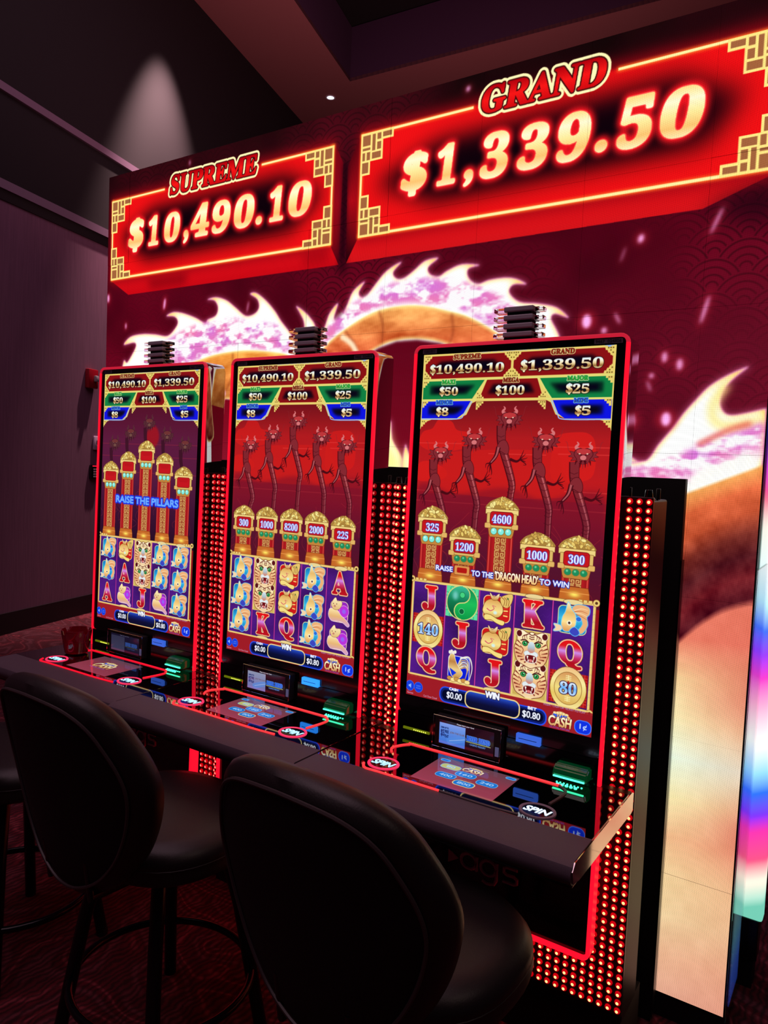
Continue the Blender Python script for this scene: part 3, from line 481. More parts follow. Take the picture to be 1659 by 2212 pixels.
    # message
    if v == 3:
        bl = dict(serif=False, fat=.9, outs=(((20, 40, 170), 2),))
        c.text('RAISE', 84, 651, 142, 666, (236, 240, 255), **bl); c.text('TO THE', 207, 654, 278, 670, (236, 240, 255), **bl); c.text('TO WIN', 424, 654, 510, 670, (236, 240, 255), **bl)
        c.text("'DRAGON HEAD'", 284, 648, 418, 673, vgrad(648, 673, (255, 255, 240), (250, 200, 120)), serif=False, fat=1.2, outs=(((90, 20, 20), 2.4),))
        c.rr(149, 645, 199, 672, 3, (222, 150, 80), line=(120, 60, 30), lw=1.4); c.rr(157, 650, 191, 666, 4, (180, 24, 20))
    if v == 1: c.text('RAISE THE PILLARS', 106, 526, 500, 554, (110, 170, 255), serif=False, fat=2, outs=(((16, 50, 226), 5),), glow=((120, 20, 120), 5, .6))
    # reels
    c.rect(0, 704, 600, 1010, (110, 20, 40), al=.0)
    c.rr(3, 703, 590, 1008, 5, (236, 206, 120), line=(150, 90, 40), lw=1.5)
    c.rect(10, 710, 583, 1001, lambda X, Y: np.array([66, 20, 110.]) + (noise(X.shape[0], X.shape[1], (5, 3), 4, 2)[..., None] - .4) * np.array([40, 14, 60]))
    for i in range(28):
        for j in range(14):
            x, y = 20 + i * 21, 720 + j * 21; c.path([(x - 9, y), (x, y - 9), (x + 9, y)], 1, (90, 50, 140), .35)
    for (x, y) in ((2, 702), (591, 702), (591, 1008), (2, 1008)): c.ell(x, y, 9, 9, (236, 206, 120), line=(150, 90, 40), lw=1.2); c.ell(x, y, 4, 4, (90, 50, 30))
    for x, sx in ((14, 1), (579, -1)):
        for y, sy in ((702, -1), (1008, 1)):
            for k in range(3): c.rect(min(x, x + sx * 10) + sx * 14 * k, y - 4, max(x, x + sx * 10) + sx * 14 * k, y + 4, (236, 206, 120), line=(150, 90, 40), lw=1)
    grid = {1: (('fish', 'toad', 'T', 'fish', 'fish'), ('fish', 'A', 'T', 'fish', 'fish'), ('A', 'pig', 'J', 'pig', 'fish')),
            2: (('fish', 'T', 'toad', 'fish', 'A'), ('fish', 'T', 'toad', 'fish', 'pig'), ('fish', 'K', 'Q', 'fish', 'pig')),
            3: (('J', 'yin', 'toad', 'K', 'fish'), ('c140', 'J', 'toad', 'T', 'Q'), ('Q', 'rooster', 'J', 'T', 'c80'))}[v]
    gx = (67, 181, 296, 411, 526); gy = (757, 855, 951)
    for x, yy_ in ((181, 1003), (296, 1003), (526, 708), (411, 708)):
        c.ell(x, yy_, 28, 7, (236, 214, 150), line=(120, 74, 40), lw=1.2)
    for col in range(5):
        rows = [r for r in range(3) if grid[r][col] == 'T']
        if rows:
            c.rect(gx[col] - 56, gy[rows[0]] - 49, gx[col] + 56, gy[rows[-1]] + 50, (232, 206, 120)); c.rect(gx[col] - 50, gy[rows[0]] - 46, gx[col] + 50, gy[rows[-1]] + 48, (206, 176, 90))
            for r in reversed(rows): tiger(c, gx[col], gy[r] - 6 + (6 if r == rows[0] else 0))
    for r in range(3):
        for col in range(5):
            if grid[r][col] != 'T': symbol(c, grid[r][col], gx[col], gy[r])
    for x in (124, 238, 353, 468): c.rect(x - 1.6, 710, x + 1.6, 1001, (206, 60, 150)); c.rect(x - 3.4, 710, x - 1.8, 1001, (60, 10, 80), al=.6)
    c.rect(0, 1012, 600, 1073, (158, 28, 38)); c.rect(0, 996, 3, 1073, (158, 28, 38)); c.rect(0, 1006, 600, 1013, (158, 28, 38), al=.9); c.rect(10, 1003, 583, 1007, (236, 206, 120))
    # bottom bar
    for x in (13, 44): c.ell(x, 1044, 14, 15, (20, 60, 220), line=(50, 110, 250), lw=1.6)
    c.poly([(8, 1041), (12, 1041), (17, 1036), (17, 1052), (12, 1047), (8, 1047)], (150, 190, 255)); c.text('GAME', 36, 1038, 52, 1042, (150, 190, 255), serif=False); c.text('RULES', 36, 1045, 52, 1049, (150, 190, 255), serif=False)
    c.text('Games', 4, 1063, 26, 1069, (220, 200, 240), serif=False); c.text('Cash Door Closed', 64, 1063, 112, 1069, (220, 200, 240), serif=False)
    c.rr(124, 1026, 240, 1068, 18, (14, 30, 110), line=(40, 80, 240), lw=4); c.rr(350, 1030, 466, 1070, 18, (14, 30, 110), line=(40, 80, 240), lw=4)
    c.rr(130, 1032, 230, 1062, 14, (4, 8, 40)); c.rr(360, 1036, 460, 1064, 14, (4, 8, 40))
    c.rr(212, 1021, 384, 1068, 17, vgrad(1021, 1068, (40, 80, 200), (16, 30, 110), (10, 14, 50), (8, 12, 44)), line=(240, 214, 140), lw=4)
    c.text('WIN', 276, 1009, 320, 1027, (240, 244, 255), serif=False, fat=1.8, outs=(((40, 30, 60), 2),))
    c.text('CASH', 154, 1022, 184, 1030, (240, 244, 255), serif=False, fat=.9); c.text('BET', 412, 1026, 438, 1034, (240, 244, 255), serif=False, fat=.9)
    c.text('$0.00', 146, 1036, 198, 1058, (240, 244, 255), serif=False, fat=.8); c.text('$0.80', 396, 1040, 450, 1062, (240, 244, 255), serif=False, fat=.8)
    c.text('INSERT CASH OR TICKET TO PLAY', 458, 1006, 580, 1012, (170, 180, 255), serif=False, fat=.3)
    cashlogo(c, 476, 1020, 542, 1071)
    c.rr(553, 1034, 597, 1068, 15, (16, 50, 226), line=(70, 130, 255), lw=2.4); c.text('1¢', 566, 1042, 586, 1060, (200, 220, 255), serif=False, fat=.6)
    return c
def cashlogo(c, x0, y0, x1, y1):
    w, h = x1 - x0, y1 - y0
    c.poly([(x0 + w * .1, y0 + h * .42), (x0 + w * .26, y0 + h * .12), (x0 + w * .5, y0), (x0 + w * .78, y0 + h * .1), (x0 + w * .96, y0 + h * .4)], (236, 200, 130), smooth=4)
    for k in range(5): c.ell(x0 + w * (.26 + .13 * k), y0 + h * (.14 - .05 * (1 - abs(k - 2) / 2)), w * .08, h * .07, (250, 226, 160), line=(150, 96, 50), lw=w * .012)
    c.text('PILLARS', x0 + w * .2, y0 + h * .2, x0 + w * .8, y0 + h * .36, (30, 80, 236), serif=False, fat=w * .012)
    c.text('CASH', x0, y0 + h * .32, x1, y0 + h * .86, vgrad(y0 + h * .32, y0 + h * .86, (255, 250, 226), (250, 226, 160), (214, 150, 90)), serif=False, sh=.1, fat=w * .02, outs=(((90, 20, 30), w * .025),))
    c.text('CELESTIAL FORTUNE', x0 + w * .05, y0 + h * .9, x1 - w * .05, y1, (130, 100, 240), serif=False)
def paint_touch(full):
    c = Cv(247, 180, 2, (150, 60, 78))
    c.rect(0, 0, 247, 180, vgrad(0, 180, (104, 66, 80), (146, 58, 76), (158, 64, 86)))
    if full:
        cashlogo(c, 92, 16, 152, 56)
        for t, x, y, col in (('80', 58, 50, (196, 196, 110)), ('160', 118, 88 - 14, (30, 120, 216)), ('240', 190, 90, (30, 120, 216)), ('400', 74, 110, (30, 120, 216)), ('800', 140, 130, (30, 120, 216))):
            c.rr(x - 29, y - 15, x + 29, y + 15, 12, col, line=(236, 214, 150) if t == '800' else (120, 190, 240), lw=3 if t == '800' else 2)
            c.text(t, x - 6.4 * len(t), y - 8, x + 6.4 * len(t), y + 6, (170, 210, 250), serif=False, fat=.7)
        for x in (22, 228): c.rr(x - 14, 8, x + 14, 22, 7, (50, 140, 230), line=(130, 200, 250), lw=1.6); c.path([(x - 8, 15), (x + 8, 15)], 3, (16, 60, 180))
    else:
        cashlogo(c, 72, 44, 172, 128)
    return c
def paint_reader(v):
    c = Cv(200, 74, 3, (34, 12, 24))
    c.rect(0, 0, 200, 74, (36, 12, 26) if v != 1 else (22, 20, 44))
    bl = {1: ((50, 50, 74), (60, 60, 90)), 2: ((150, 156, 186), (120, 120, 190)), 3: ((130, 166, 246), (60, 120, 226))}[v]
    c.rect(2, 8, 98, 73, vgrad(8, 73, bl[0], bl[1])); k = .35 if v == 1 else 1
    if v > 1:
        c.poly([(30, 56), (60, 44), (98, 36), (98, 50), (70, 62), (40, 70)], (90, 150, 240), smooth=4, al=.6); c.path([(40, 60), (70, 52), (98, 44)], 1.4, (220, 235, 255), .7, smooth=5)
        c.text('JOIN THE CLUB', 42, 30, 94, 37, (120, 96, 110), serif=False, fat=.3)
        c.text('EARN UP TO', 8, 20, 36, 25, (20, 40, 110), serif=False, fat=.4); c.text('$5', 8, 29, 20, 52, (40, 56, 130), serif=False, fat=.8); c.text('FREE', 22, 29, 37, 38, (20, 40, 110), serif=False, fat=.5); c.text('PLAY', 22, 43, 37, 52, (20, 40, 110), serif=False, fat=.5)
    c.text('Please insert your Card', 66, 1, 128, 6, (236, 236, 250), serif=False, fat=.3, al=k)
    c.text('RIVER', 104, 30, 142, 44, (40, 90, 220), sh=.05, fat=.6, outs=(((90, 150, 240), 1.4),), al=k); c.text('BEND', 147, 30, 186, 44, (40, 90, 220), sh=.05, fat=.6, outs=(((90, 150, 240), 1.4),), al=k)
    c.rect(102, 47, 190, 49, (190, 200, 120), al=k); c.text('CASINO RESORT', 116, 52, 172, 57, (90, 140, 214), serif=False, fat=.4, al=k)
    return c
# ------------------------------------------------------------------ materials
def srgb(r, g, b): return tuple(((v / 255.) / 12.92 if v / 255. <= .04045 else ((v / 255. + .055) / 1.055) ** 2.4) for v in (r, g, b))
_m = {}
def mat(name, col=(0, 0, 0), rough=.5, metal=0, emit=None, es=1, spec=.5, coat=0, alpha=None, trans=0, ior=None, bump=0, bscale=200, var=0):
    if name in _m: return _m[name]
    m = bpy.data.materials.new(name); m.use_nodes = True; nt = m.node_tree; b = nt.nodes['Principled BSDF']
    c = srgb(*col) if max(col) > 1 else col
    b.inputs['Base Color'].default_value = (*c, 1); b.inputs['Roughness'].default_value = rough; b.inputs['Metallic'].default_value = metal
    b.inputs['Specular IOR Level'].default_value = spec; b.inputs['Coat Weight'].default_value = coat; b.inputs['Coat Roughness'].default_value = .03
    if ior: b.inputs['IOR'].default_value = ior
    if trans: b.inputs['Transmission Weight'].default_value = trans
    if alpha is not None: b.inputs['Alpha'].default_value = alpha
    if emit: b.inputs['Emission Color'].default_value = (*srgb(*emit), 1); b.inputs['Emission Strength'].default_value = es
    tc = nt.nodes.new('ShaderNodeTexCoord')
    if bump:
        n = nt.nodes.new('ShaderNodeTexNoise'); n.inputs['Scale'].default_value = bscale; n.inputs['Detail'].default_value = 4
        nt.links.new(tc.outputs['Object'], n.inputs['Vector']); bp = nt.nodes.new('ShaderNodeBump'); bp.inputs['Strength'].default_value = bump; bp.inputs['Distance'].default_value = .002
        nt.links.new(n.outputs['Fac'], bp.inputs['Height']); nt.links.new(bp.outputs['Normal'], b.inputs['Normal'])
    if var:
        n = nt.nodes.new('ShaderNodeTexNoise'); n.inputs['Scale'].default_value = 9; n.inputs['Detail'].default_value = 5
        nt.links.new(tc.outputs['Object'], n.inputs['Vector']); r = nt.nodes.new('ShaderNodeMapRange'); r.inputs['To Min'].default_value = rough - var; r.inputs['To Max'].default_value = rough + var
        nt.links.new(n.outputs['Fac'], r.inputs['Value']); nt.links.new(r.outputs[0], b.inputs['Roughness'])
    _m[name] = m; return m
def img_mat(name, im, strength=1., rough=.08, led=0, spec=.5):
    m = mat(name, (2, 2, 3), rough, spec=spec); nt = m.node_tree; b = nt.nodes['Principled BSDF']
    t = nt.nodes.new('ShaderNodeTexImage'); t.image = im; t.extension = 'EXTEND'; t.interpolation = 'Cubic' if not led else 'Linear'
    uv = nt.nodes.new('ShaderNodeUVMap'); nt.links.new(uv.outputs[0], t.inputs['Vector']); nt.links.new(t.outputs['Color'], b.inputs['Emission Color']); b.inputs['Emission Strength'].default_value = strength
    if led:     # the dot grid of an LED wall
        s = nt.nodes.new('ShaderNodeSeparateXYZ'); nt.links.new(uv.outputs[0], s.inputs[0]); outs = []
        for k, n in ((0, led), (1, led * .99)):
            a = nt.nodes.new('ShaderNodeMath'); a.operation = 'MULTIPLY'; a.inputs[1].default_value = n; nt.links.new(s.outputs[k], a.inputs[0])
            f = nt.nodes.new('ShaderNodeMath'); f.operation = 'PINGPONG'; f.inputs[1].default_value = .5; nt.links.new(a.outputs[0], f.inputs[0])
            r = nt.nodes.new('ShaderNodeMapRange'); r.inputs['From Min'].default_value = .02; r.inputs['From Max'].default_value = .24; r.inputs['To Min'].default_value = .55; r.inputs['To Max'].default_value = 1.12; nt.links.new(f.outputs[0], r.inputs['Value']); outs.append(r)
        q = nt.nodes.new('ShaderNodeMath'); q.operation = 'MULTIPLY'; nt.links.new(outs[0].outputs[0], q.inputs[0]); nt.links.new(outs[1].outputs[0], q.inputs[1])
        z = nt.nodes.new('ShaderNodeMath'); z.operation = 'MULTIPLY'; z.inputs[1].default_value = strength; nt.links.new(q.outputs[0], z.inputs[0]); nt.links.new(z.outputs[0], b.inputs['Emission Strength'])
    return m
BLACK = mat('black_gloss_plastic', (5, 5, 6), .12, coat=.3)
SATIN = mat('black_satin_metal', (9, 8, 10), .34, var=.05)
SIDE = mat('cabinet_side_lacquer', (24, 20, 22), .45, spec=.35)
MATTE = mat('black_matte', (6, 5, 7), .75)
MIRROR = mat('dark_mirror_acrylic', (22, 18, 22), .03, metal=0, ior=2.6, coat=1, spec=1)
CHROME = mat('chrome', (230, 220, 220), .06, metal=1)
GLASSDK = mat('black_deck_glass', (3, 3, 4), .03, ior=2.9, coat=1)
CLEAR = mat('clear_acrylic', (240, 236, 240), .06, trans=1, ior=1.2)
RED = mat('red_edge_glow', (80, 0, 8), .4, emit=(255, 16, 44), es=1.15)
REDTOP = mat('red_edge_glow_dim', (80, 0, 8), .4, emit=(206, 30, 56), es=.9)
DECKLIT = mat('red_strip_lit', (60, 0, 8), .4, emit=(255, 48, 52), es=1.6)
DECKOFF = mat('strip_unlit', (96, 84, 84), .5)
ARM = mat('armrest_soft_black', (92, 78, 90), .5, bump=.15, bscale=400)
VINYL = mat('black_vinyl', (27, 23, 24), .42, bump=.12, bscale=260)
PIPE = mat('vinyl_piping', (66, 56, 58), .4)
VINYLB = mat('black_vinyl_back', (7, 6, 7), .7, bump=.2, bscale=320)
LENS = mat('red_lamp_lens', (150, 0, 12), .15, emit=(240, 0, 18), es=.62, coat=.6)
CORE = mat('lamp_core', (255, 200, 160), .5, emit=(255, 176, 112), es=2.4)
COREP = mat('lamp_core_pinkish', (255, 160, 160), .5, emit=(255, 120, 104), es=1.7)
BOARD = mat('lamp_board_red_black', (52, 4, 16), .35)
# ------------------------------------------------------------------ mesh helpers
def link(o, parent=None):
    COL.objects.link(o)
    if parent: o.parent = parent
    return o
def obj(name, bm, m, parent=None, smooth=False, label=None, mats=None):
    me = bpy.data.meshes.new(name); bmesh.ops.recalc_face_normals(bm, faces=bm.faces) if smooth != 'keep' else None
    bm.to_mesh(me); bm.free()
    for k in (mats or [m]): me.materials.append(k)
    if smooth:
        for p in me.polygons: p.use_smooth = True
        if smooth is True: me.set_sharp_from_angle(angle=math.radians(40))
    o = link(bpy.data.objects.new(name, me), parent)
    if label: o['label'] = label
    return o
def thing(name, label, cat, loc=(0, 0, 0), rz=0, group=None):
    o = bpy.data.objects.new(name, None); o.empty_display_size = .1; COL.objects.link(o); o.location = loc; o.rotation_euler = (0, 0, rz)
    o['label'] = label; o['category'] = cat
    if group: o['group'] = group
    return o
def struct(o): o['kind'] = 'structure'; return o
def box(x0, x1, y0, y1, z0, z1, bev=0, bm=None, seg=2):
    bm = bm or bmesh.new(); r = bmesh.ops.create_cube(bm, size=1); vs = r['verts']
    for v in vs: v.co = Vector(((x0 + x1) / 2 + v.co.x * (x1 - x0), (y0 + y1) / 2 + v.co.y * (y1 - y0), (z0 + z1) / 2 + v.co.z * (z1 - z0)))
    if bev: bmesh.ops.bevel(bm, geom=list({e for v in vs for e in v.link_edges}), offset=bev, segments=seg, affect='EDGES', profile=.5)
    return bm
def prism(pts, axis, a0, a1, bm=None):
    """closed outline pts extruded along an axis ('x': pts=(y,z), 'y': pts=(x,z), 'z': pts=(x,y))"""
    bm = bm or bmesh.new()
    f = {'x': lambda p, a: (a, p[0], p[1]), 'y': lambda p, a: (p[0], a, p[1]), 'z': lambda p, a: (p[0], p[1], a)}[axis]
    A = [bm.verts.new(f(p, a0)) for p in pts]; B = [bm.verts.new(f(p, a1)) for p in pts]; n = len(pts)
    bm.faces.new(A); bm.faces.new(B[::-1])
    for i in range(n): bm.faces.new((A[i], A[(i + 1) % n], B[(i + 1) % n], B[i]))
    return bm
def tube(pts, r, closed=False, seg=8, bm=None, sx=1., cap=True):
    bm = bm or bmesh.new(); P = [Vector(p) for p in pts]; n = len(P); rings = []; prev = None
    for i in range(n):
        a = P[(i - 1) % n] if closed or i > 0 else P[0]; b = P[(i + 1) % n] if closed or i < n - 1 else P[-1]
        t = (b - a).normalized(); u = prev - t * prev.dot(t) if prev else (Vector((0, 0, 1)) if abs(t.z) < .9 else Vector((1, 0, 0))); u = (u - t * u.dot(t)).normalized(); prev = u; v = t.cross(u)
        rr_ = r[i] if isinstance(r, (list, tuple)) else r
        rings.append([bm.verts.new(P[i] + (u * math.cos(2 * math.pi * k / seg) * sx + v * math.sin(2 * math.pi * k / seg)) * rr_) for k in range(seg)])
    for i in range(n if closed else n - 1):
        A, B = rings[i], rings[(i + 1) % n]
        for k in range(seg): bm.faces.new((A[k], A[(k + 1) % seg], B[(k + 1) % seg], B[k]))
    if not closed and cap: bm.faces.new(rings[0][::-1]); bm.faces.new(rings[-1])
    return bm
def lathe(prof, seg=24, loc=(0, 0, 0), bm=None):
    bm = bm or bmesh.new(); rings = []
    for r, z in prof: rings.append([bm.verts.new((loc[0] + r * math.cos(2 * math.pi * k / seg), loc[1] + r * math.sin(2 * math.pi * k / seg), loc[2] + z)) for k in range(seg)] if r > 0 else [bm.verts.new((loc[0], loc[1], loc[2] + z))])
    for A, B in zip(rings, rings[1:]):
        for k in range(seg):
            if len(A) == 1 and len(B) == 1: continue
            if len(A) == 1: bm.faces.new((A[0], B[(k + 1) % seg], B[k]))
            elif len(B) == 1: bm.faces.new((A[k], A[(k + 1) % seg], B[0]))
            else: bm.faces.new((A[k], A[(k + 1) % seg], B[(k + 1) % seg], B[k]))
    return bm
def uvquad(name, co, m, parent, uv=((0, 0), (1, 0), (1, 1), (0, 1)), thick=None, sidemat=None):
    """a flat picture face (co: lower left, lower right, upper right, upper left) with a thin body behind it"""
    bm = bmesh.new(); L = bm.loops.layers.uv.new('uv'); C = [Vector(p) for p in co]; v = [bm.verts.new(p) for p in C]
    f = bm.faces.new(v)
    for lp, q in zip(f.loops, uv): lp[L].uv = q
    mats = [m]
    if thick:
        nrm = (C[1] - C[0]).cross(C[3] - C[0]).normalized(); w = [bm.verts.new(p - nrm * thick) for p in C]; mats.append(sidemat or BLACK)
        for i in range(4): g = bm.faces.new((v[i], w[i], w[(i + 1) % 4], v[(i + 1) % 4])); g.material_index = 1
        g = bm.faces.new(w[::-1]); g.material_index = 1
    return obj(name, bm, None, parent, smooth='keep' if False else False, mats=mats)
def text3d(name, s, m, parent, w, h, place, fat=0., depth=.001, shear=0.):
    """solid lettering; place(u, v, d) puts a point of the w x h label (u right, v up, d out) in space"""
    c = bpy.data.curves.new(name, 'FONT'); c.body = s; c.extrude = .05; c.offset = fat; c.resolution_u = 4; c.shear = shear
    o = bpy.data.objects.new(name, c); COL.objects.link(o); bpy.context.view_layer.update()
    me = bpy.data.meshes.new_from_object(o); bpy.data.objects.remove(o); bpy.data.curves.remove(c)
    xs = [v.co.x for v in me.vertices]; ys = [v.co.y for v in me.vertices]; zs = [v.co.z for v in me.vertices]
    for v in me.vertices:
        v.co = place((v.co.x - min(xs)) / (max(xs) - min(xs)) * w - w / 2, (v.co.y - min(ys)) / (max(ys) - min(ys)) * h - h / 2, (v.co.z - min(zs)) / (max(zs) - min(zs)) * depth)
    me.materials.clear(); me.materials.append(m); me.name = name
    return link(bpy.data.objects.new(name, me), parent)
def rrect(x0, y0, x1, y1, r, n=5):
    p = []
    for cx, cy, a in ((x1 - r, y0 + r, -90), (x1 - r, y1 - r, 0), (x0 + r, y1 - r, 90), (x0 + r, y0 + r, 180)):
        for k in range(n + 1): t = math.radians(a + 90 * k / n); p.append((cx + r * math.cos(t), cy + r * math.sin(t)))
    return p
# ------------------------------------------------------------------ the room
WP = Vector((-5.757, 1.737, 0)); WD = Vector((-.281, .9597, 0)).normalized(); WN = Vector((WD.y, -WD.x, 0))      # left wall: point, direction, normal into the room
def wallbox(a0, a1, d0, d1, z0, z1, bm=None):
    bm = bm or bmesh.new(); v = []
    for z in (z0, z1):
        for a, d in ((a0, d0), (a1, d0), (a1, d1), (a0, d1)): v.append(bm.verts.new(WP + WD * a + WN * d + Vector((0, 0, z))))
    for q in ((0, 3, 2, 1), (4, 5, 6, 7), (0, 1, 5, 4), (1, 2, 6, 5), (2, 3, 7, 6), (3, 0, 4, 7)): bm.faces.new([v[i] for i in q])
    return bm
def carpet_mat():
    m = mat('patterned_carpet', (60, 8, 24), .95); nt = m.node_tree; b = nt.nodes['Principled BSDF']; tc = nt.nodes.new('ShaderNodeTexCoord')
    n = nt.nodes.new('ShaderNodeTexNoise'); n.inputs['Scale'].default_value = 1.1; n.inputs['Distortion'].default_value = 1.6; n.inputs['Detail'].default_value = 2; nt.links.new(tc.outputs['Object'], n.inputs['Vector'])
    s = nt.nodes.new('ShaderNodeMath'); s.operation = 'MULTIPLY'; s.inputs[1].default_value = 9; nt.links.new(n.outputs['Fac'], s.inputs[0])
    p = nt.nodes.new('ShaderNodeMath'); p.operation = 'PINGPONG'; p.inputs[1].default_value = .5; nt.links.new(s.outputs[0], p.inputs[0])
    r = nt.nodes.new('ShaderNodeValToRGB'); e = r.color_ramp.elements; e[0].position = .03; e[0].color = (*srgb(150, 58, 70), 1); e[1].position = .10; e[1].color = (*srgb(110, 18, 36), 1)
    k = e.new(.34); k.color = (*srgb(90, 12, 30), 1); k = e.new(.46); k.color = (*srgb(120, 52, 64), 1); nt.links.new(p.outputs[0], r.inputs['Fac'])
    w = nt.nodes.new('ShaderNodeTexWave'); w.inputs['Scale'].default_value = 14; w.inputs['Distortion'].default_value = 9; w.inputs['Detail'].default_value = 3; nt.links.new(tc.outputs['Object'], w.inputs['Vector'])
    mx = nt.nodes.new('ShaderNodeMix'); mx.data_type = 'RGBA'; mx.blend_type = 'MULTIPLY'; mx.inputs['Factor'].default_value = .75; nt.links.new(r.outputs[0], mx.inputs[6]); nt.links.new(w.outputs['Color'], mx.inputs[7]); nt.links.new(mx.outputs[2], b.inputs['Base Color'])
    f = nt.nodes.new('ShaderNodeTexNoise'); f.inputs['Scale'].default_value = 260; nt.links.new(tc.outputs['Object'], f.inputs['Vector']); bp = nt.nodes.new('ShaderNodeBump'); bp.inputs['Strength'].default_value = .6; bp.inputs['Distance'].default_value = .004; nt.links.new(f.outputs['Fac'], bp.inputs['Height']); nt.links.new(bp.outputs['Normal'], b.inputs['Normal'])
    return m
def cloth_mat(name, col, sc=(220, 220, 9)):
    m = mat(name, col, .8); nt = m.node_tree; b = nt.nodes['Principled BSDF']; tc = nt.nodes.new('ShaderNodeTexCoord'); mp = nt.nodes.new('ShaderNodeMapping'); mp.inputs['Scale'].default_value = sc
    mp.inputs['Rotation'].default_value = (0, 0, math.radians(16.3)); n = nt.nodes.new('ShaderNodeTexNoise'); n.inputs['Scale'].default_value = .35; n.inputs['Detail'].default_value = 3; nt.links.new(tc.outputs['Object'], mp.inputs[0]); nt.links.new(mp.outputs[0], n.inputs['Vector'])
    mx = nt.nodes.new('ShaderNodeMix'); mx.data_type = 'RGBA'; mx.inputs[6].default_value = (*[v * .72 for v in srgb(*col)], 1); mx.inputs[7].default_value = (*[v * 1.3 for v in srgb(*col)], 1)
    nt.links.new(n.outputs['Fac'], mx.inputs['Factor']); nt.links.new(mx.outputs[2], b.inputs['Base Color']); bp = nt.nodes.new('ShaderNodeBump'); bp.inputs['Strength'].default_value = .35; bp.inputs['Distance'].default_value = .003; nt.links.new(n.outputs['Fac'], bp.inputs['Height']); nt.links.new(bp.outputs['Normal'], b.inputs['Normal']); return m
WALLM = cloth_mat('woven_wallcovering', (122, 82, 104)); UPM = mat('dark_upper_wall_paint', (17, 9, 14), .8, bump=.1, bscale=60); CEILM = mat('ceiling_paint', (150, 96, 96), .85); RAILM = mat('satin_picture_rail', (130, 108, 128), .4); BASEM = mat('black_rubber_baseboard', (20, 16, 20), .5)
b = bmesh.new(); v = [b.verts.new(p) for p in ((-9, -5, 0), (4, -5, 0), (4, 10.5, 0), (-9, 10.5, 0))]; b.faces.new(v); struct(obj('floor', b, carpet_mat()))
struct(obj('wall_left', wallbox(-6.6, 9.2, -.2, 0, 0, 4.02), WALLM)); struct(obj('trim_1', wallbox(-6.6, 9.2, 0, .035, 4.02, 4.10), RAILM))
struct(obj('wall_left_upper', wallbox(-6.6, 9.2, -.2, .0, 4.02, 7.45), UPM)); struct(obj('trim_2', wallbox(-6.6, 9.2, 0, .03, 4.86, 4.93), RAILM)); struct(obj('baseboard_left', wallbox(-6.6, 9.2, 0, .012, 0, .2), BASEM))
struct(obj('shadow_gap_strip', wallbox(-6.6, 9.2, 0, .012, 3.93, 4.02), BASEM))  # shade of the gap under the lower rail, put in as a dark strip
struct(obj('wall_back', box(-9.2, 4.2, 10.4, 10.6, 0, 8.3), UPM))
# ceiling: a soffit at 7.4 m with a coffer recess
def ceiling():
    z = 7.4; R = [(-6.046, 7.122), (-5.491, 5.212), (-4.9, 3.2), (3, 5.4), (1.2, 11.7)]      # rim of the recess
    o2 = [(-6.05, 7.12), (-4.6, 2.2), (3.6, 2.2), (3.6, 9.2)]
    H = [(-6.046, 7.122), (-4.64, 2.2), (4, 2.2), (4, 7.75)]; Ti = [(-5.55, 6.75), (-4.2, 2.2), (4, 2.2), (4, 7.3)]
    outer = [(-9, -5), (4, -5), (4, 2.2), (-4.64, 2.2), (-6.046, 7.122), (4, 7.75), (4, 10.5), (-9, 10.5)]
    b = bmesh.new(); vs = [b.verts.new((x, y, z)) for x, y in outer]; f = b.faces.new(vs); r = bmesh.ops.extrude_face_region(b, geom=[f])
    for q in r['geom']:
        if isinstance(q, bmesh.types.BMVert): q.co.z += .05
    struct(obj('ceiling', b, CEILM))
    b = bmesh.new(); A = [b.verts.new((x, y, z)) for x, y in H]; B = [b.verts.new((x, y, z + .78)) for x, y in H]
    for i in range(4): b.faces.new((A[i], A[(i + 1) % 4], B[(i + 1) % 4], B[i]))
    struct(obj('ceiling_recess', b, mat('recess_paint', (70, 40, 72), .85)))
    b = bmesh.new(); b.faces.new([b.verts.new((x, y, z + .8)) for x, y in ((-6.3, 2), (4.2, 2), (4.2, 7.9), (-6.3, 7.4))]); struct(obj('ceiling_recess_top', b, mat('recess_black', (6, 6, 8), .9)))
ceiling()
d = thing('downlight', 'small round white downlight glowing in the dark ceiling above the video wall', 'light', (-6.594, 7.36, 7.395))
obj('trim_ring', lathe([(.055, -.004), (.075, -.006), (.078, 0), (.05, 0)], 20), mat('white_ring', (220, 220, 225), .5), d, True)
obj('lamp_disc', lathe([(0, -.002), (.056, -.002)], 20), mat('downlight_glow', (255, 255, 255), .5, emit=(226, 226, 255), es=3), d)
def onwall(a, z, out=0): return WP + WD * a + WN * out + Vector((0, 0, z))
AW = math.atan2(WD.y, WD.x)          # local x of a wall fitting runs along the wall, its -y looks into the room
t = thing('fire_strobe', 'red wall-mounted fire alarm strobe with a clear flash lens', 'alarm', onwall(1.165, 2.5), AW)
sg = -1
obj('housing', box(-.075, .075, -.055, 0, -.10, .10, .012), mat('red_alarm_plastic', (150, 10, 30), .35), t, True); obj('flash_lens', box(.0, .05, -.085, -.05, -.03, .035, .012), mat('strobe_lens', (230, 230, 235), .05, trans=.6), t, True); obj('reflector', box(.01, .04, -.06, -.054, -.02, .025), CHROME, t)
t = thing('thermostat', 'small pale rounded wall control plate above the black keypad', 'thermostat', onwall(1.28, 1.83), AW)
obj('plate', box(-.05, .05, -.022, 0, -.075, .075, .012), mat('pale_plastic', (190, 170, 190), .4), t, True); obj('button', box(-.012, .012, -.027, -.02, -.012, .03, .003), mat('grey_button', (90, 80, 92), .4), t)
t = thing('keypad', 'black wall keypad with white keys and a red status light', 'keypad', onwall(1.24, 1.52), AW)
obj('case', box(-.06, .08, -.035, 0, -.075, .075, .008), BLACK, t, True)
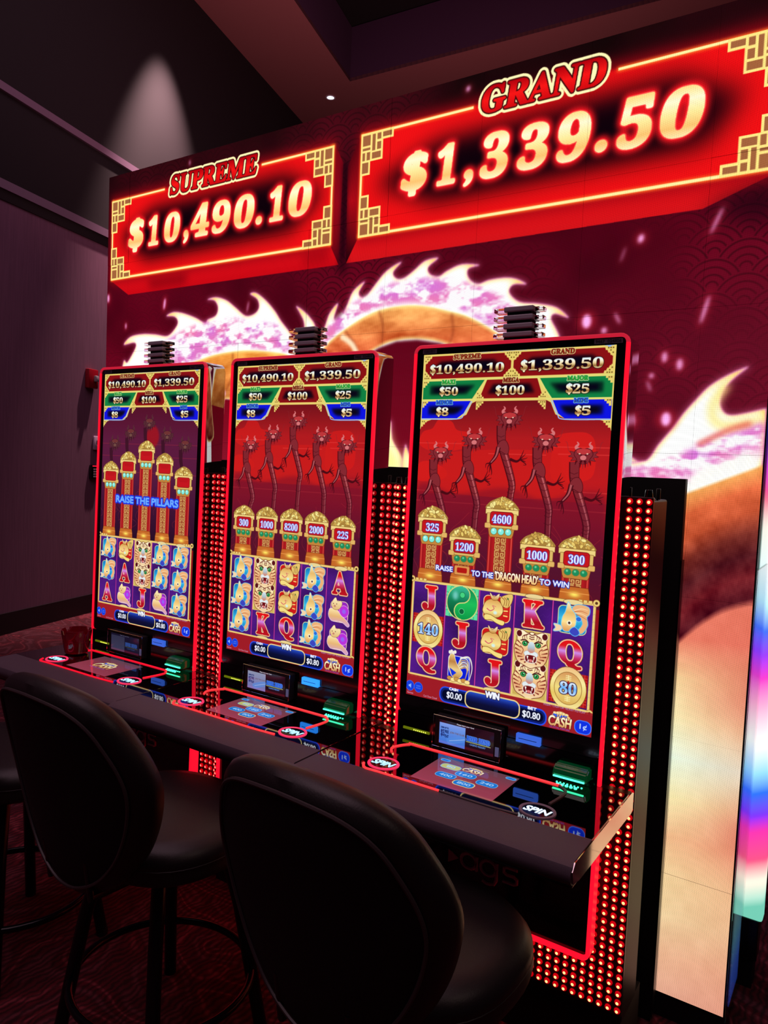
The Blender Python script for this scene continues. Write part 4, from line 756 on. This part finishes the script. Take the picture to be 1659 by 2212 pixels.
for i in range(3):
    for j in range(4): obj('key', box(-.03 + .03 * i, -.012 + .03 * i, -.039, -.034, -.055 + .026 * j, -.04 + .026 * j), mat('key_legend', (190, 180, 180), .5), t)
obj('status_light', box(-.045, .03, -.038, -.034, .06, .068), mat('status_red', (200, 0, 10), .4, emit=(255, 30, 60), es=1.5), t)
# ------------------------------------------------------------------ the video wall
WX0, WX1, WZ0, WZ1, WY = -2.423, .628, .08, 3.10, .40
vw = thing('video_wall', 'huge LED video wall showing the two red jackpot boxes and a pale dragon', 'video wall', ((WX0 + WX1) / 2, WY, 0))
ox = (WX0 + WX1) / 2
vim = img_mat('video_wall_picture', paint_wall().image('video_wall_picture'), 1.16, .8, led=1120, spec=.05)
xs = [0] + [.162 + .3847 * k for k in range(8)] + [3.051]; zs = [.439 * k for k in range(7)] + [3.02]
xs = [x for x in xs if x < 3.0] + [3.051]
for i in range(len(xs) - 1):
    for j in range(7):
        x0, x1 = WX0 + xs[i] + .0003, WX0 + xs[i + 1] - .0003; z1, z0 = WZ1 - zs[j] - .0003, WZ1 - zs[j + 1] + .0003
        U = lambda x: (x - WX0) / 3.051; V = lambda z: (z - WZ0) / 3.02
        jit = .0003 * ((i * 7 + j * 3) % 4)
        uvquad('led_panel', [(x0 - ox, jit, z0), (x1 - ox, jit, z0), (x1 - ox, jit, z1), (x0 - ox, jit, z1)], vim, vw, ((U(x0), V(z0)), (U(x1), V(z0)), (U(x1), V(z1)), (U(x0), V(z1))), .03, SATIN)
obj('cabinet_frame', box(WX0 - ox - .004, WX1 - ox + .004, .034, .225, .06, WZ1 + .004, .003), mat('wall_side_gloss', (60, 60, 64), .05, metal=.7, spec=1), vw)
obj('plinth', box(WX0 - ox + .01, WX1 - ox - .004, .004, .22, 0, WZ0 - .004), MATTE, vw)
obj('edge_trim', box(WX1 - ox + .0005, WX1 - ox + .004, -.002, .034, WZ0, WZ1), SATIN, vw)
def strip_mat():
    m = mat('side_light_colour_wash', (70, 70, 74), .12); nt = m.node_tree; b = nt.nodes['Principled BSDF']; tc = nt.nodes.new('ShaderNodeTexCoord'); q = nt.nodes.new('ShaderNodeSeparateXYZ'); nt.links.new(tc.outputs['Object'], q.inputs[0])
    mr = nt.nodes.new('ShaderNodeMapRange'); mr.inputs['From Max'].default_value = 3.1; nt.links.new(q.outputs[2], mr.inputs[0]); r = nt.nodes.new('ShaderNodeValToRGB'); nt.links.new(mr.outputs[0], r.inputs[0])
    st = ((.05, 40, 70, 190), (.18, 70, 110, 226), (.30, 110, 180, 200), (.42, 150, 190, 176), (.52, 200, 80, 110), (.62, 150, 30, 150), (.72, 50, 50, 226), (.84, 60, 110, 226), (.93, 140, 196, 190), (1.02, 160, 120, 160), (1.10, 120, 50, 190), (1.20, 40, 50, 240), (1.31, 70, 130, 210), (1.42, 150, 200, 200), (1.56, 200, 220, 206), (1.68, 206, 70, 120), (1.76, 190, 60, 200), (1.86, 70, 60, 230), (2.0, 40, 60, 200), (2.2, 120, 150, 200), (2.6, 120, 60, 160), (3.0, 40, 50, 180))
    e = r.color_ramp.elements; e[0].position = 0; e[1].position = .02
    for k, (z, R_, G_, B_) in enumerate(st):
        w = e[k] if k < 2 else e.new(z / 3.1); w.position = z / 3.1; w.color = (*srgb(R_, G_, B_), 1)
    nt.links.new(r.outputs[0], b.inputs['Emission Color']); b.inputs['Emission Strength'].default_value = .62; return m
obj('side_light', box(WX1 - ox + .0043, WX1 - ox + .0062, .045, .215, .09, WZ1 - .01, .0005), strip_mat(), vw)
obj('corner_guard', box(WX1 - ox + .0068, WX1 - ox + .0092, -.012, .245, .07, 1.45, .001), CLEAR, vw, label='clear acrylic corner guard')
bp_ = thing('backing_panel', 'tall matte black backing panel between the machines and the video wall', 'panel', (-.82, .37, 0))
obj('board', box(-1.30, 1.248, -.012, .018, 0, 1.706, .002), MATTE, bp_); obj('edge_cap', box(1.2485, 1.2525, -.014, .02, .02, 1.46), SATIN, bp_)
# the glowing column beyond the wall's end
def column_mat():
    m = mat('colour_wash_diffuser', (120, 130, 130), .35); nt = m.node_tree; b = nt.nodes['Principled BSDF']; tc = nt.nodes.new('ShaderNodeTexCoord'); s = nt.nodes.new('ShaderNodeSeparateXYZ'); nt.links.new(tc.outputs['Object'], s.inputs[0])
    x = nt.nodes.new('ShaderNodeMath'); x.operation = 'MULTIPLY'; x.inputs[1].default_value = -.5; nt.links.new(s.outputs[0], x.inputs[0]); a = nt.nodes.new('ShaderNodeMath'); nt.links.new(s.outputs[2], a.inputs[0]); nt.links.new(x.outputs[0], a.inputs[1])
    r = nt.nodes.new('ShaderNodeValToRGB'); mr = nt.nodes.new('ShaderNodeMapRange'); mr.inputs['From Min'].default_value = .24; mr.inputs['From Max'].default_value = 2.24; nt.links.new(a.outputs[0], mr.inputs[0]); nt.links.new(mr.outputs[0], r.inputs[0])
    st = ((.24, 110, 196, 172), (.27, 180, 226, 206), (.33, 255, 240, 220), (.40, 240, 80, 130), (.50, 240, 50, 170), (.555, 120, 50, 250), (.63, 40, 110, 255), (.70, 150, 220, 255), (.80, 255, 255, 250), (.93, 255, 170, 210), (1.02, 240, 60, 200), (1.10, 150, 60, 255), (1.18, 60, 110, 255), (1.27, 190, 240, 255), (1.40, 255, 255, 255), (1.52, 255, 230, 220), (1.60, 250, 90, 130), (1.70, 230, 60, 220), (1.80, 70, 70, 255), (1.9, 40, 60, 220), (2.1, 200, 230, 255))
    e = r.color_ramp.elements; e[0].position = 0; e[1].position = .015
    for k, (z, R, G, B) in enumerate(st):
        q = e[k] if k < 2 else e.new((z - .24) / 2); q.position = (z - .24) / 2; q.color = (*srgb(R, G, B), 1)
    nt.links.new(r.outputs[0], b.inputs['Emission Color']); b.inputs['Emission Strength'].default_value = 1.15; return m
lc = thing('light_column', 'tall light column glowing white, blue and pink beyond the end of the video wall', 'light column', (.56, .711, 0))
obj('diffuser', box(-.14, .128, 0, .06, .242, 2.3, .008), column_mat(), lc); obj('base', box(-.135, .118, .006, .08, .1, .240, .003), SATIN, lc); obj('foot', box(-.13, .108, .012, .10, 0, .098), MATTE, lc)
# ------------------------------------------------------------------ slot machines
def prof(z): return -.005 + .021 * (z - .85) / 1.24
LP, RP = .0255, .02427; LZ0 = .207; NR = 60
def lampbm(core):
    bm = bmesh.new()
    def ring(r, y, n=10): return [bm.verts.new((r * math.cos(2 * math.pi * k / n), y, r * math.sin(2 * math.pi * k / n))) for k in range(n)]
    R = [ring(.0090, 0), ring(.0086, -.003), ring(.0066, -.0058), ring(.0043, -.0068)]; t = bm.verts.new((0, -.0082, 0))
    for i, (A, B) in enumerate(zip(R, R[1:])):
        for k in range(10): bm.faces.new((A[k], A[(k + 1) % 10], B[(k + 1) % 10], B[k]))
    for k in range(10): f = bm.faces.new((R[3][k], R[3][(k + 1) % 10], t)); f.material_index = 1
    return bm
def joined(bm_src, places):
    """many copies of one small mesh in one bmesh"""
    me = bpy.data.meshes.new('tmp'); bm_src.to_mesh(me); co = np.array([v.co[:] for v in me.vertices]); fs = [tuple(p.vertices) for p in me.polygons]; mi = [p.material_index for p in me.polygons]
    n = len(co); V = np.vstack([co + np.array(p) for p in places]); F = [tuple(i + k * n for i in f) for k in range(len(places)) for f in fs]
    bpy.data.meshes.remove(me); out = bpy.data.meshes.new('lamp'); out.from_pydata(V.tolist(), [], F); out.polygons.foreach_set('material_index', mi * len(places))
    for p in out.polygons: p.use_smooth = True
    return out
games = {v: img_mat('game_picture_%d' % v, paint_game(v).image('game_picture_%d' % v), 1.0, .05) for v in (1, 2, 3)}
readers = {v: img_mat('reader_picture_%d' % v, paint_reader(v).image('reader_picture_%d' % v), .85, .12) for v in (1, 2, 3)}
touch = {0: img_mat('touch_logo', paint_touch(0).image('touch_logo'), .8, .05), 1: img_mat('touch_buttons', paint_touch(1).image('touch_buttons'), .9, .05)}
WHITEP = mat('sticker', (96, 90, 110), .5); DARKP = mat('sticker_print', (16, 14, 24), .5); SPINM = mat('spin_lettering_glow', (200, 220, 255), .4, emit=(150, 220, 255), es=1.6); SPINW = mat('spin_lettering_white', (200, 220, 255), .4, emit=(206, 230, 255), es=1.3)
PINK = mat('pink_button_ring', (120, 20, 40), .4, emit=(255, 50, 96), es=1.1); GREYR = mat('grey_button_ring', (150, 130, 146), .4); LOGO = mat('dull_logo_relief', (230, 196, 208), .35)
BLUE = mat('blue_slot_glow', (20, 60, 160), .2, emit=(60, 110, 236), es=.8); BLUEB = mat('blue_slot_bright', (20, 80, 200), .2, emit=(40, 140, 255), es=1.5); YEL = mat('yellow_green_glow', (90, 110, 0), .3, emit=(150, 170, 16), es=.35); GRN = mat('green_acceptor', (0, 60, 34), .14, emit=(0, 96, 48), es=.22, coat=.5); GRNB = mat('green_slot_bright', (60, 240, 170), .3, emit=(70, 255, 190), es=2.4)
def machine(v, X, Y, label):
    T = thing('slot_machine', label, 'slot machine', (X, Y, 0), 0, 'row of slot machines in front of the video wall')
    P = lambda name, bm, m, **k: obj(name, bm, m, T, **k)
    # cabinet with its lamp board
    P('cabinet', box(-.409, .409, .072, .225, .16, 1.645, .006), SIDE); P('rear_body', box(-.385, .385, .226, .30, .02, 1.60, .004), MATTE); P('kick_plate', box(-.405, .405, .08, .29, 0, .16), MATTE)
    lb = P('lamp_board', box(-.4105 if v > 1 else -.392, .4105, .058, .072, .19, 1.652, .002), BOARD)
    cells = []
    for j in range(NR):
        z = LZ0 + j * RP
        for i in range(-16, 16):
            x = (i + .5) * LP + (.0 if i < 0 else .0)
            x *= .400 / (15.5 * LP)
            if (abs(x) > .315 or z < .345) and not (v == 1 and i == -16): cells.append((x, .058, z))
    cols = (LENS, CORE if v == 3 else COREP)
    def big(c): return c[0] > .32 or (c[2] < .345 and c[0] > .13)
    one = [c for c in cells if v == 3 and big(c)][:]
    one = sorted(one, key=lambda c: (c[0] > .32, c[0]), reverse=True)[:300]
    S1 = set(one); rest = [c for c in cells if c not in S1]
    if one:
        bm = lampbm(True); l0 = obj('lamp', bm, None, lb, smooth=True, mats=list(cols)); l0.location = one[0]
        for c in one[1:]: q = l0.copy(); COL.objects.link(q); q.parent = lb; q.location = c
    me = joined(lampbm(True), rest); [me.materials.append(k) for k in cols]; o = link(bpy.data.objects.new('small_lamps', me), lb); o['kind'] = 'stuff'
    for x in (-.388, -.31, .31, .388):
        P('top_knob', lathe([(0, 1.672), (.0085, 1.672), (.0095, 1.670), (.0125, 1.652), (0, 1.652)], 14, (x, .095, 0)), BLACK, smooth=True)
        P('top_bolt', lathe([(0, 1.676), (.005, 1.676), (.006, 1.674), (.006, 1.645), (0, 1.645)], 10, (x + .017, .13, 0)), SATIN, smooth=True)
    # upper monitor
    zt, zb = 2.089, .857
    out = rrect(-.333, zb - .05, .333, zt - .001, .024)
    bm = bmesh.new(); A = [bm.verts.new((x, prof(z) + .0035, z)) for x, z in out]; B = [bm.verts.new((x, prof(z) + .098, z)) for x, z in out]; C = [bm.verts.new((x * .97, prof(z) + .112, zt - (zt - z) * .985 - .008)) for x, z in out]
    n = len(out); bm.faces.new(A)
    for i in range(n): bm.faces.new((A[i], A[(i + 1) % n], B[(i + 1) % n], B[i])); bm.faces.new((B[i], B[(i + 1) % n], C[(i + 1) % n], C[i]))
    bm.faces.new(C[::-1]); P('monitor_housing', bm, MIRROR, smooth=True)
    P('mount_post', box(-.05, .05, .09, .2, 1.5, 2.0, .004), SATIN)
    def rim(x0, x1, z0, z1, w, d0, d1, r, bottom, mats, name):
        """glowing edge: open at one end, rounded corners"""
        def path(off):
            X0, X1, Z0, Z1, q = x0 + off, x1 - off, z0 + (off if bottom else 0), z1 - (0 if bottom else off), max(r - off, .004)
            if bottom: p = [(X0, Z1)] + [(X0 + q - q * math.cos(a), Z0 + q - q * math.sin(a)) for a in np.linspace(0, math.pi / 2, 6)] + [(X1 - q + q * math.sin(a), Z0 + q - q * math.cos(a)) for a in np.linspace(0, math.pi / 2, 6)] + [(X1, Z1)]
            else: p = [(X0, Z0)] + [(X0 + q - q * math.cos(a), Z1 - q + q * math.sin(a)) for a in np.linspace(0, math.pi / 2, 6)] + [(X1 - q + q * math.sin(a), Z1 - q + q * math.cos(a)) for a in np.linspace(0, math.pi / 2, 6)] + [(X1, Z0)]
            return p
        o_, i_ = path(0), path(w); bm = bmesh.new(); R = []
        for (a, b) in zip(o_, i_): R.append([bm.verts.new((a[0], prof(a[1]) + d1, a[1])), bm.verts.new((a[0], prof(a[1]) + d0 + .003, a[1])), bm.verts.new(((a[0] * .75 + b[0] * .25), prof(a[1]) + d0, a[1] * .75 + b[1] * .25)), bm.verts.new((b[0], prof(b[1]) + d0, b[1])), bm.verts.new((b[0], prof(b[1]) + d1, b[1]))])
        for i in range(len(R) - 1):
            for k in range(5):
                f = bm.faces.new((R[i][k], R[i][(k + 1) % 5], R[i + 1][(k + 1) % 5], R[i + 1][k])); f.material_index = 1 if (0 < i < len(R) - 2 and not bottom) else 0
        for q in (R[0], R[-1]): bm.faces.new(q)
        return obj(name, bm, None, T, mats=mats)
    rim(-.3355, .3355, zb, zt, .0095, -.006, .005, .026, False, [RED, REDTOP], 'edge_light')
    P('bezel', prism(rrect(-.325, .93, .325, 2.0785, .015), 'y', 0, .003), BLACK)
    bz = [o for o in T.children if o.name.startswith('bezel')][-1]
    for vv in bz.data.vertices: vv.co.y = prof(vv.co.z) + (-.001 if vv.co.y < .002 else .0035)
    uvquad('display', [(-.3, prof(.985) - .0022, .985), (.3, prof(.985) - .0022, .985), (.3, prof(2.058) - .0022, 2.058), (-.3, prof(2.058) - .0022, 2.058)], games[v], T, thick=.001)
    tip = lambda cx, cz: (lambda a, b, d: (cx + a, prof(cz) - .0022 - d, cz + b))
    s1 = P('serial_sticker', box(.238, .316, prof(2.068) - .0018, prof(2.068) - .0012, 2.0625, 2.0755), WHITEP)
    text3d('serial_number', {1: '9465  024804', 2: '9466  024805', 3: '9467  024806'}[v], DARKP, s1, .07, .008, tip(.277, 2.069), fat=.01, depth=.0002)
    s2 = P('barcode_sticker', box(-.305, -.255, prof(2.068) - .0018, prof(2.068) - .0012, 2.0615, 2.0755), WHITEP)
    bm = bmesh.new(); r = random.Random(5); x = -.300
    while x < -.262: w = r.choice((.0008, .0014, .002)); box(x, x + w, prof(2.068) - .0021, prof(2.068) - .0018, 2.064, 2.073, 0, bm); x += w + r.choice((.001, .0016))
    obj('barcode', bm, DARKP, s2)
    # tower light on top
    tw = P('tower_light', box(-.045, .045, .04, .085, zt - .004, zt + .012, .002), BLACK)
    for k in range(4):
        z = zt + .006 + .0245 * k
        obj('tier', box(-.046, .046, .034, .09, z + .006, z + .021, .003), mat('tower_tier', (176, 168, 182), .35), tw, label='dark slab of the tower light')
        obj('neck', box(-.037, .037, .042, .082, z - .002, z + .008), MATTE, tw)
        obj('fin', box(-.082, -.046, .044, .08, z + .007, z + .020, .002), CLEAR, tw); obj('fin', box(.046, .07, .05, .08, z + .007, z + .019, .002), CLEAR, tw)
    # service panel under the display
    P('service_panel', prism([(-.325, .852), (.325, .852), (.325, .928), (-.325, .928)], 'y', prof(.9) - .004, prof(.9) + .004), BLACK)
    cr = P('card_reader', box(-.176, .045, -.032, .0, .858, .952, .004), MATTE, smooth=False)
    uvquad('reader_screen', [(-.160, -.0328, .868), (.024, -.0328, .868), (.024, -.0328, .941), (-.160, -.0328, .941)], readers[v], cr)
    obj('clear_cover', tube([(-.178, -.04, .866), (-.178, -.036, .953), (.047, -.036, .953), (.047, -.04, .858), (-.178, -.04, .858)], .0011, True, 6), CHROME, cr); obj('card_slot', box(.029, .041, -.0345, -.0315, .872, .9, .001), mat('slot_glint', (130, 150, 180), .3, emit=(60, 80, 120), es=.5), cr)
    ts = P('ticket_slot', box(.084, .158, -.016, .0, .925, .95, .002), BLUEB if v == 2 else BLUE); obj('mouth', box(.093, .148, -.0166, -.0158, .937, .9385), MATTE, ts)
    us = P('coin_slot', box(-.302, -.205, -.012, .0, .874, .882, .0015), YEL)
    for k in range(7): obj('led_dot', box(-.262 + .007 * k, -.259 + .007 * k, -.0128, -.0118, .8765, .8795), mat('yellow_led', (240, 250, 80), .3, emit=(240, 250, 90), es=2), us)
    ba = P('bill_acceptor', prism([(-.004, .866), (-.052, .868), (-.055, .876), (-.046, .894), (-.03, .902), (-.004, .902)], 'x', .212, .308), GRN)
    bmesh_bevel(ba, .004)
    obj('glowing_slot', box(.216, .304, -.0575, -.052, .8715, .8755, .001), GRNB, ba)
    for k in range(5): obj('led_dot', lathe([(0, .858), (.0045, .858), (.005, .856)], 10, (.233 + .0125 * k, -.062, 0)), GRNB, ba)
    for k in range(8): obj('led_dot', box(.224 + .01 * k, .228 + .01 * k, -.052, -.048, .856, .8575), GRNB, ba)
    # button deck
    dk = P('deck', box(-.4105, .4105, -.44, .034, .792, .852, .006), SATIN)
    arm = [(-.315, .8555), (-.43, .855), (-.450, .848), (-.458, .834), (-.456, .816), (-.442, .802), (-.40, .796), (-.315, .796)]
    P('armrest', prism(arm, 'x', -.4105, .4105), ARM, smooth=True)
    P('deck_glass', box(-.4105, .4105, -.3145, -.006, .8525, .8558, .0008), GLASSDK)
    zg = .8562
    uvquad('touch_screen', [(-.11, -.28, zg), (.137, -.28, zg), (.137, -.10, zg), (-.11, -.10, zg)], touch[0 if v == 1 else 1], T, thick=.0003)
    back = [(-.245, -.165), (-.262, -.13), (-.235, -.078), (-.20, -.072), (.20, -.072), (.245, -.078), (.272, -.11), (.262, -.20)]
    front = [(-.262, -.285), (-.24, -.318), (-.19, -.328), (0, -.332), (.15, -.328), (.22, -.305)]
    def strip(name, pts, m): return obj(name, tube([(x, y, zg) for x, y in pts], .0042, seg=6), m, T, True)
    front = [(a, max(b, -.3105)) for a, b in front]
    bk = crom(back, 5, False).tolist(); fr = crom(front, 5, False).tolist()
    if v == 3: strip('light_strip', bk[:24], DECKLIT); strip('light_strip', bk[23:], DECKOFF)['label'] = 'unlit grey half of the strip'; strip('light_strip', fr[:16], DECKLIT); strip('light_strip', fr[15:], DECKOFF)['label'] = 'unlit grey half of the strip'
    else: strip('light_strip', bk, DECKLIT if v == 2 else RED); strip('light_strip', fr, DECKLIT if v == 2 else RED)
    for k, (cx, cy) in enumerate(((-.216, -.252), (.252, -.255))):
        bm = bmesh.new(); N = 40; pr = [(.0, .857), (.039, .857), (.0405, .8585), (.047, .8585), (.048, .8555)]; rings = []
        for (r, z) in pr: rings.append([bm.verts.new((cx + r * math.cos(2 * math.pi * q / N), cy + r * .9 * math.sin(2 * math.pi * q / N), z)) for q in range(N)] if r else [bm.verts.new((cx, cy, z))])
        for i, (A, B) in enumerate(zip(rings, rings[1:])):
            for q in range(N):
                f = bm.faces.new((A[0], B[(q + 1) % N], B[q]) if len(A) == 1 else (A[q], A[(q + 1) % N], B[(q + 1) % N], B[q])); f.material_index = 0 if i == 0 else 1
        sb = obj('spin_button', bm, None, T, mats=[BLACK, GREYR if (v == 3 and k == 1) else PINK])
        text3d('spin_lettering', 'SPIN', SPINW if v == 3 and k else SPINM, sb, .070, .030, lambda a, b, d, cx=cx, cy=cy: (cx + a, cy + b, .8573 + d), fat=.028, depth=.0006, shear=.25)
    if v == 3 or v == 1:
        s = 1 if v == 3 else -1; e = .4105 * s
        st = obj('side_trim', prism([(-.452, .838), (-.44, .806), (-.40, .799), (.02, .795), (.034, .80), (.034, .847), (.02, .8535), (-.436, .8535)], 'x', min(e, e + s * .003), max(e, e + s * .003)), CHROME, T, label='mirror polished side strip')
    # lower door
    P('lower_door', prism(rrect(-.3215, .366, .3215, .79, .012), 'y', .0, .036), BLACK)
    rim(-.333, .333, .355, .79, .0105, .0, .04, .024, True, [RED, RED], 'door_light')
    P('door_frame', box(-.322, .322, .01, .05, .62, .8), BLACK)
    bm = bmesh.new(); r = .0225; cz = .515; L = lambda pts: tube([(x, -.002, z) for x, z in pts], .0052, seg=6, bm=bm)
    for cx in (-.052, .014):
        L([(cx + r * math.cos(q) * 1.15, cz + r * math.sin(q)) for q in np.linspace(-.6, 2 * math.pi - .6, 20)]); L([(cx + r * 1.2, cz + r), (cx + r * 1.2, cz - (r if cx < 0 else r * 1.3))])
    L([(.014 + r * 1.2, cz - r * 1.3), (.014 + r * .9, cz - r * 1.95), (.014 - r * .1, cz - r * 2.15), (.014 - r * .8, cz - r * 1.9)])
    L([(.106, cz + r), (.074, cz + r), (.064, cz + r * .8), (.064, cz + r * .25), (.074, cz), (.096, cz), (.106, cz - r * .25), (.106, cz - r * .8), (.096, cz - r), (.062, cz - r)])
    P('logo', bm, LOGO, smooth=True)
    P('logo_arrow', prism([(-.122, .532), (-.122, .49), (-.086, .513)], 'y', -.004, 0), LOGO)
    return T
def bmesh_bevel(o, w):
    bm = bmesh.new(); bm.from_mesh(o.data); bmesh.ops.bevel(bm, geom=list(bm.edges), offset=w, segments=2, affect='EDGES'); bm.to_mesh(o.data); bm.free()
machine(3, 0, 0, 'slot machine whose screen reads RAISE TO THE DRAGON HEAD TO WIN, at the near end')
machine(2, -.828, .026, 'middle slot machine of the three, its five gold pots level in a row')
machine(1, -1.652, .044, 'slot machine with dim purple screen reading RAISE THE PILLARS beside the red cup')
# ------------------------------------------------------------------ red ashtray cup
cup = thing('ashtray', 'red translucent ashtray cup with notched rim standing on the slot machine deck', 'ashtray', (-1.895, -.10, .8575))
def cupbm():
    bm = bmesh.new(); N = 48; prof_ = [(.038, 0), (.046, .004), (.052, .03), (.056, .06), (.061, .085), (.062, .102)]; inn = [(.058, .102), (.056, .085), (.051, .06), (.046, .03), (.036, .012)]
    def z(h, k): return h - (.016 if h > .095 and (k % 12) in (0, 1) else 0)
    R = [[bm.verts.new((r * math.cos(2 * math.pi * k / N), r * math.sin(2 * math.pi * k / N), z(h, k))) for k in range(N)] for r, h in prof_ + inn]
    for A, B in zip(R, R[1:]):
        for k in range(N): bm.faces.new((A[k], A[(k + 1) % N], B[(k + 1) % N], B[k]))
    bm.faces.new(R[0][::-1]); bm.faces.new(R[-1]); return bm
obj('bowl', cupbm(), mat('red_translucent_plastic', (140, 8, 30), .12, trans=.08, ior=1.4, coat=.5), cup, True)
obj('raised_line', tube([(.0545 * math.cos(a), .0545 * math.sin(a), .052) for a in np.linspace(0, 2 * math.pi, 33)[:-1]], .0012, True, 6), mat('red_translucent_plastic'), cup, True)
# ------------------------------------------------------------------ stools
TUBEM = mat('black_stool_tube', (16, 15, 20), .22, metal=.3)
def outline():
    h = [(.0, .578), (.06, .588), (.14, .630), (.205, .70), (.248, .78), (.274, .86), (.282, .925), (.270, .985), (.243, 1.045), (.214, 1.092), (.172, 1.126), (.11, 1.148), (0, 1.158)]
    return crom(h + [(-a, b) for a, b in h[-2:0:-1]], 4)
def stool_mesh():
    o = outline(); c = np.array([0, .87]); N = len(o); bm = bmesh.new()
    def lay(sc, y, dz=0):
        r = []
        for p in o:
            q = c + (p - c) * sc; t = (q[1] - .62); cv = .10 * (q[0] / .27) ** 2 * .55
            r.append((q[0], y + .012 - .12 * t - .20 * t * t + cv, q[1] + dz))
        return r
    spec = [(.0, -.008), (.55, -.006), (.86, .0), (.885, .004), (.905, .003), (.97, .016), (1., .034), (1.0, .056), (.97, .078), (.9, .094), (.6, .102), (.0, .104)]
    rings = []
    for sc, y in spec:
        L = lay(sc, y); rings.append([bm.verts.new(p) for p in L] if sc else [bm.verts.new(L[0])])
    for i, (A, B) in enumerate(zip(rings, rings[1:])):
        for k in range(N):
            if len(A) == 1: f = bm.faces.new((A[0], B[k], B[(k + 1) % N]))
            elif len(B) == 1: f = bm.faces.new((A[k], B[0], A[(k + 1) % N]))
            else: f = bm.faces.new((A[k], B[k], B[(k + 1) % N], A[(k + 1) % N]))
            f.material_index = 1 if i < 3 else 0
    return bm, lay(.893, .000)
def seat_bm():
    bm = bmesh.new(); N = 48; rings = []
    for r, z in ((0, .60), (.17, .60), (.215, .606), (.232, .62), (.236, .64), (.232, .655), (.234, .662), (.232, .68), (.215, .702), (.18, .712), (.1, .717), (0, .719)):
        rings.append([bm.verts.new((math.copysign(abs(math.cos(a)) ** .8, math.cos(a)) * r * 1.17, math.copysign(abs(math.sin(a)) ** .8, math.sin(a)) * r * 1.06, z)) for a in [2 * math.pi * k / N for k in range(N)]] if r else [bm.verts.new((0, 0, z))])
    for A, B in zip(rings, rings[1:]):
        for k in range(N): bm.faces.new((A[0], B[(k + 1) % N], B[k]) if len(A) == 1 else (A[k], A[(k + 1) % N], B[0]) if len(B) == 1 else (A[k], A[(k + 1) % N], B[(k + 1) % N], B[k]))
    return bm
def stool(label, x, y, rz):
    T = thing('stool', label, 'stool', (x, y, 0), rz, 'padded stools in front of the slot machines')
    obj('seat', seat_bm(), VINYL, T, True); obj('seat_piping', tube([(math.copysign(abs(math.cos(a)) ** .8, math.cos(a)) * .2325 * 1.17, math.copysign(abs(math.sin(a)) ** .8, math.sin(a)) * .2325 * 1.06, .657) for a in np.linspace(0, 2 * math.pi, 49)[:-1]], .0028, True, 6), VINYL, T, True)
    bm, pip = stool_mesh(); bk = obj('backrest', bm, None, T, smooth=True, mats=[VINYL, VINYLB]); bk.location = (0, -.325, 0); pp = obj('backrest_piping', tube(pip, .0042, True, 6), PIPE, T, True); pp.location = (0, -.3275, 0)
    obj('seat_plate', lathe([(0, .6), (.16, .6), (.16, .585), (0, .585)], 24), TUBEM, T, True)
    obj('back_bracket', tube([(-.09, -.12, .592), (-.09, -.30, .60), (-.09, -.312, .70)], .011, seg=8), TUBEM, T, True); obj('back_bracket', tube([(.09, -.12, .592), (.09, -.30, .60), (.09, -.312, .70)], .011, seg=8), TUBEM, T, True)
    for sx in (-1, 1):
        for sy in (-1, 1): obj('leg', tube([(sx * .12, sy * .115, .588), (sx * .155, sy * .15, .40), (sx * .21, sy * .20, .012)], [.0195] * 3, seg=12), TUBEM, T, True); obj('foot', lathe([(0, 0), (.019, 0), (.02, .012), (.017, .03), (0, .03)], 12, (sx * .2105, sy * .2005, 0)), MATTE, T, True)
    obj('foot_ring', tube([(.262 * math.cos(a), .25 * math.sin(a), .20) for a in np.linspace(0, 2 * math.pi, 49)[:-1]], .0115, True, 10), TUBEM, T, True)
    return T
stool('black padded stool seen from behind, nearest the camera, in front of the end machine', .095, -.615, math.radians(-3))
def dup(src, label, x, y, rz):
    r = src.copy(); COL.objects.link(r); r.location = (x, y, 0); r.rotation_euler = (0, 0, rz); r['label'] = label
    for ch in list(src.children): c = ch.copy(); COL.objects.link(c); c.parent = r
s0 = [o for o in COL.objects if o.name == 'stool'][0]
dup(s0, 'black padded stool second from the camera, its back lit red along one edge', -.735, -.59, math.radians(-2))
dup(s0, 'farthest black stool, cut by the picture edge, only its side and foot ring showing', -1.49, -.60, math.radians(2))
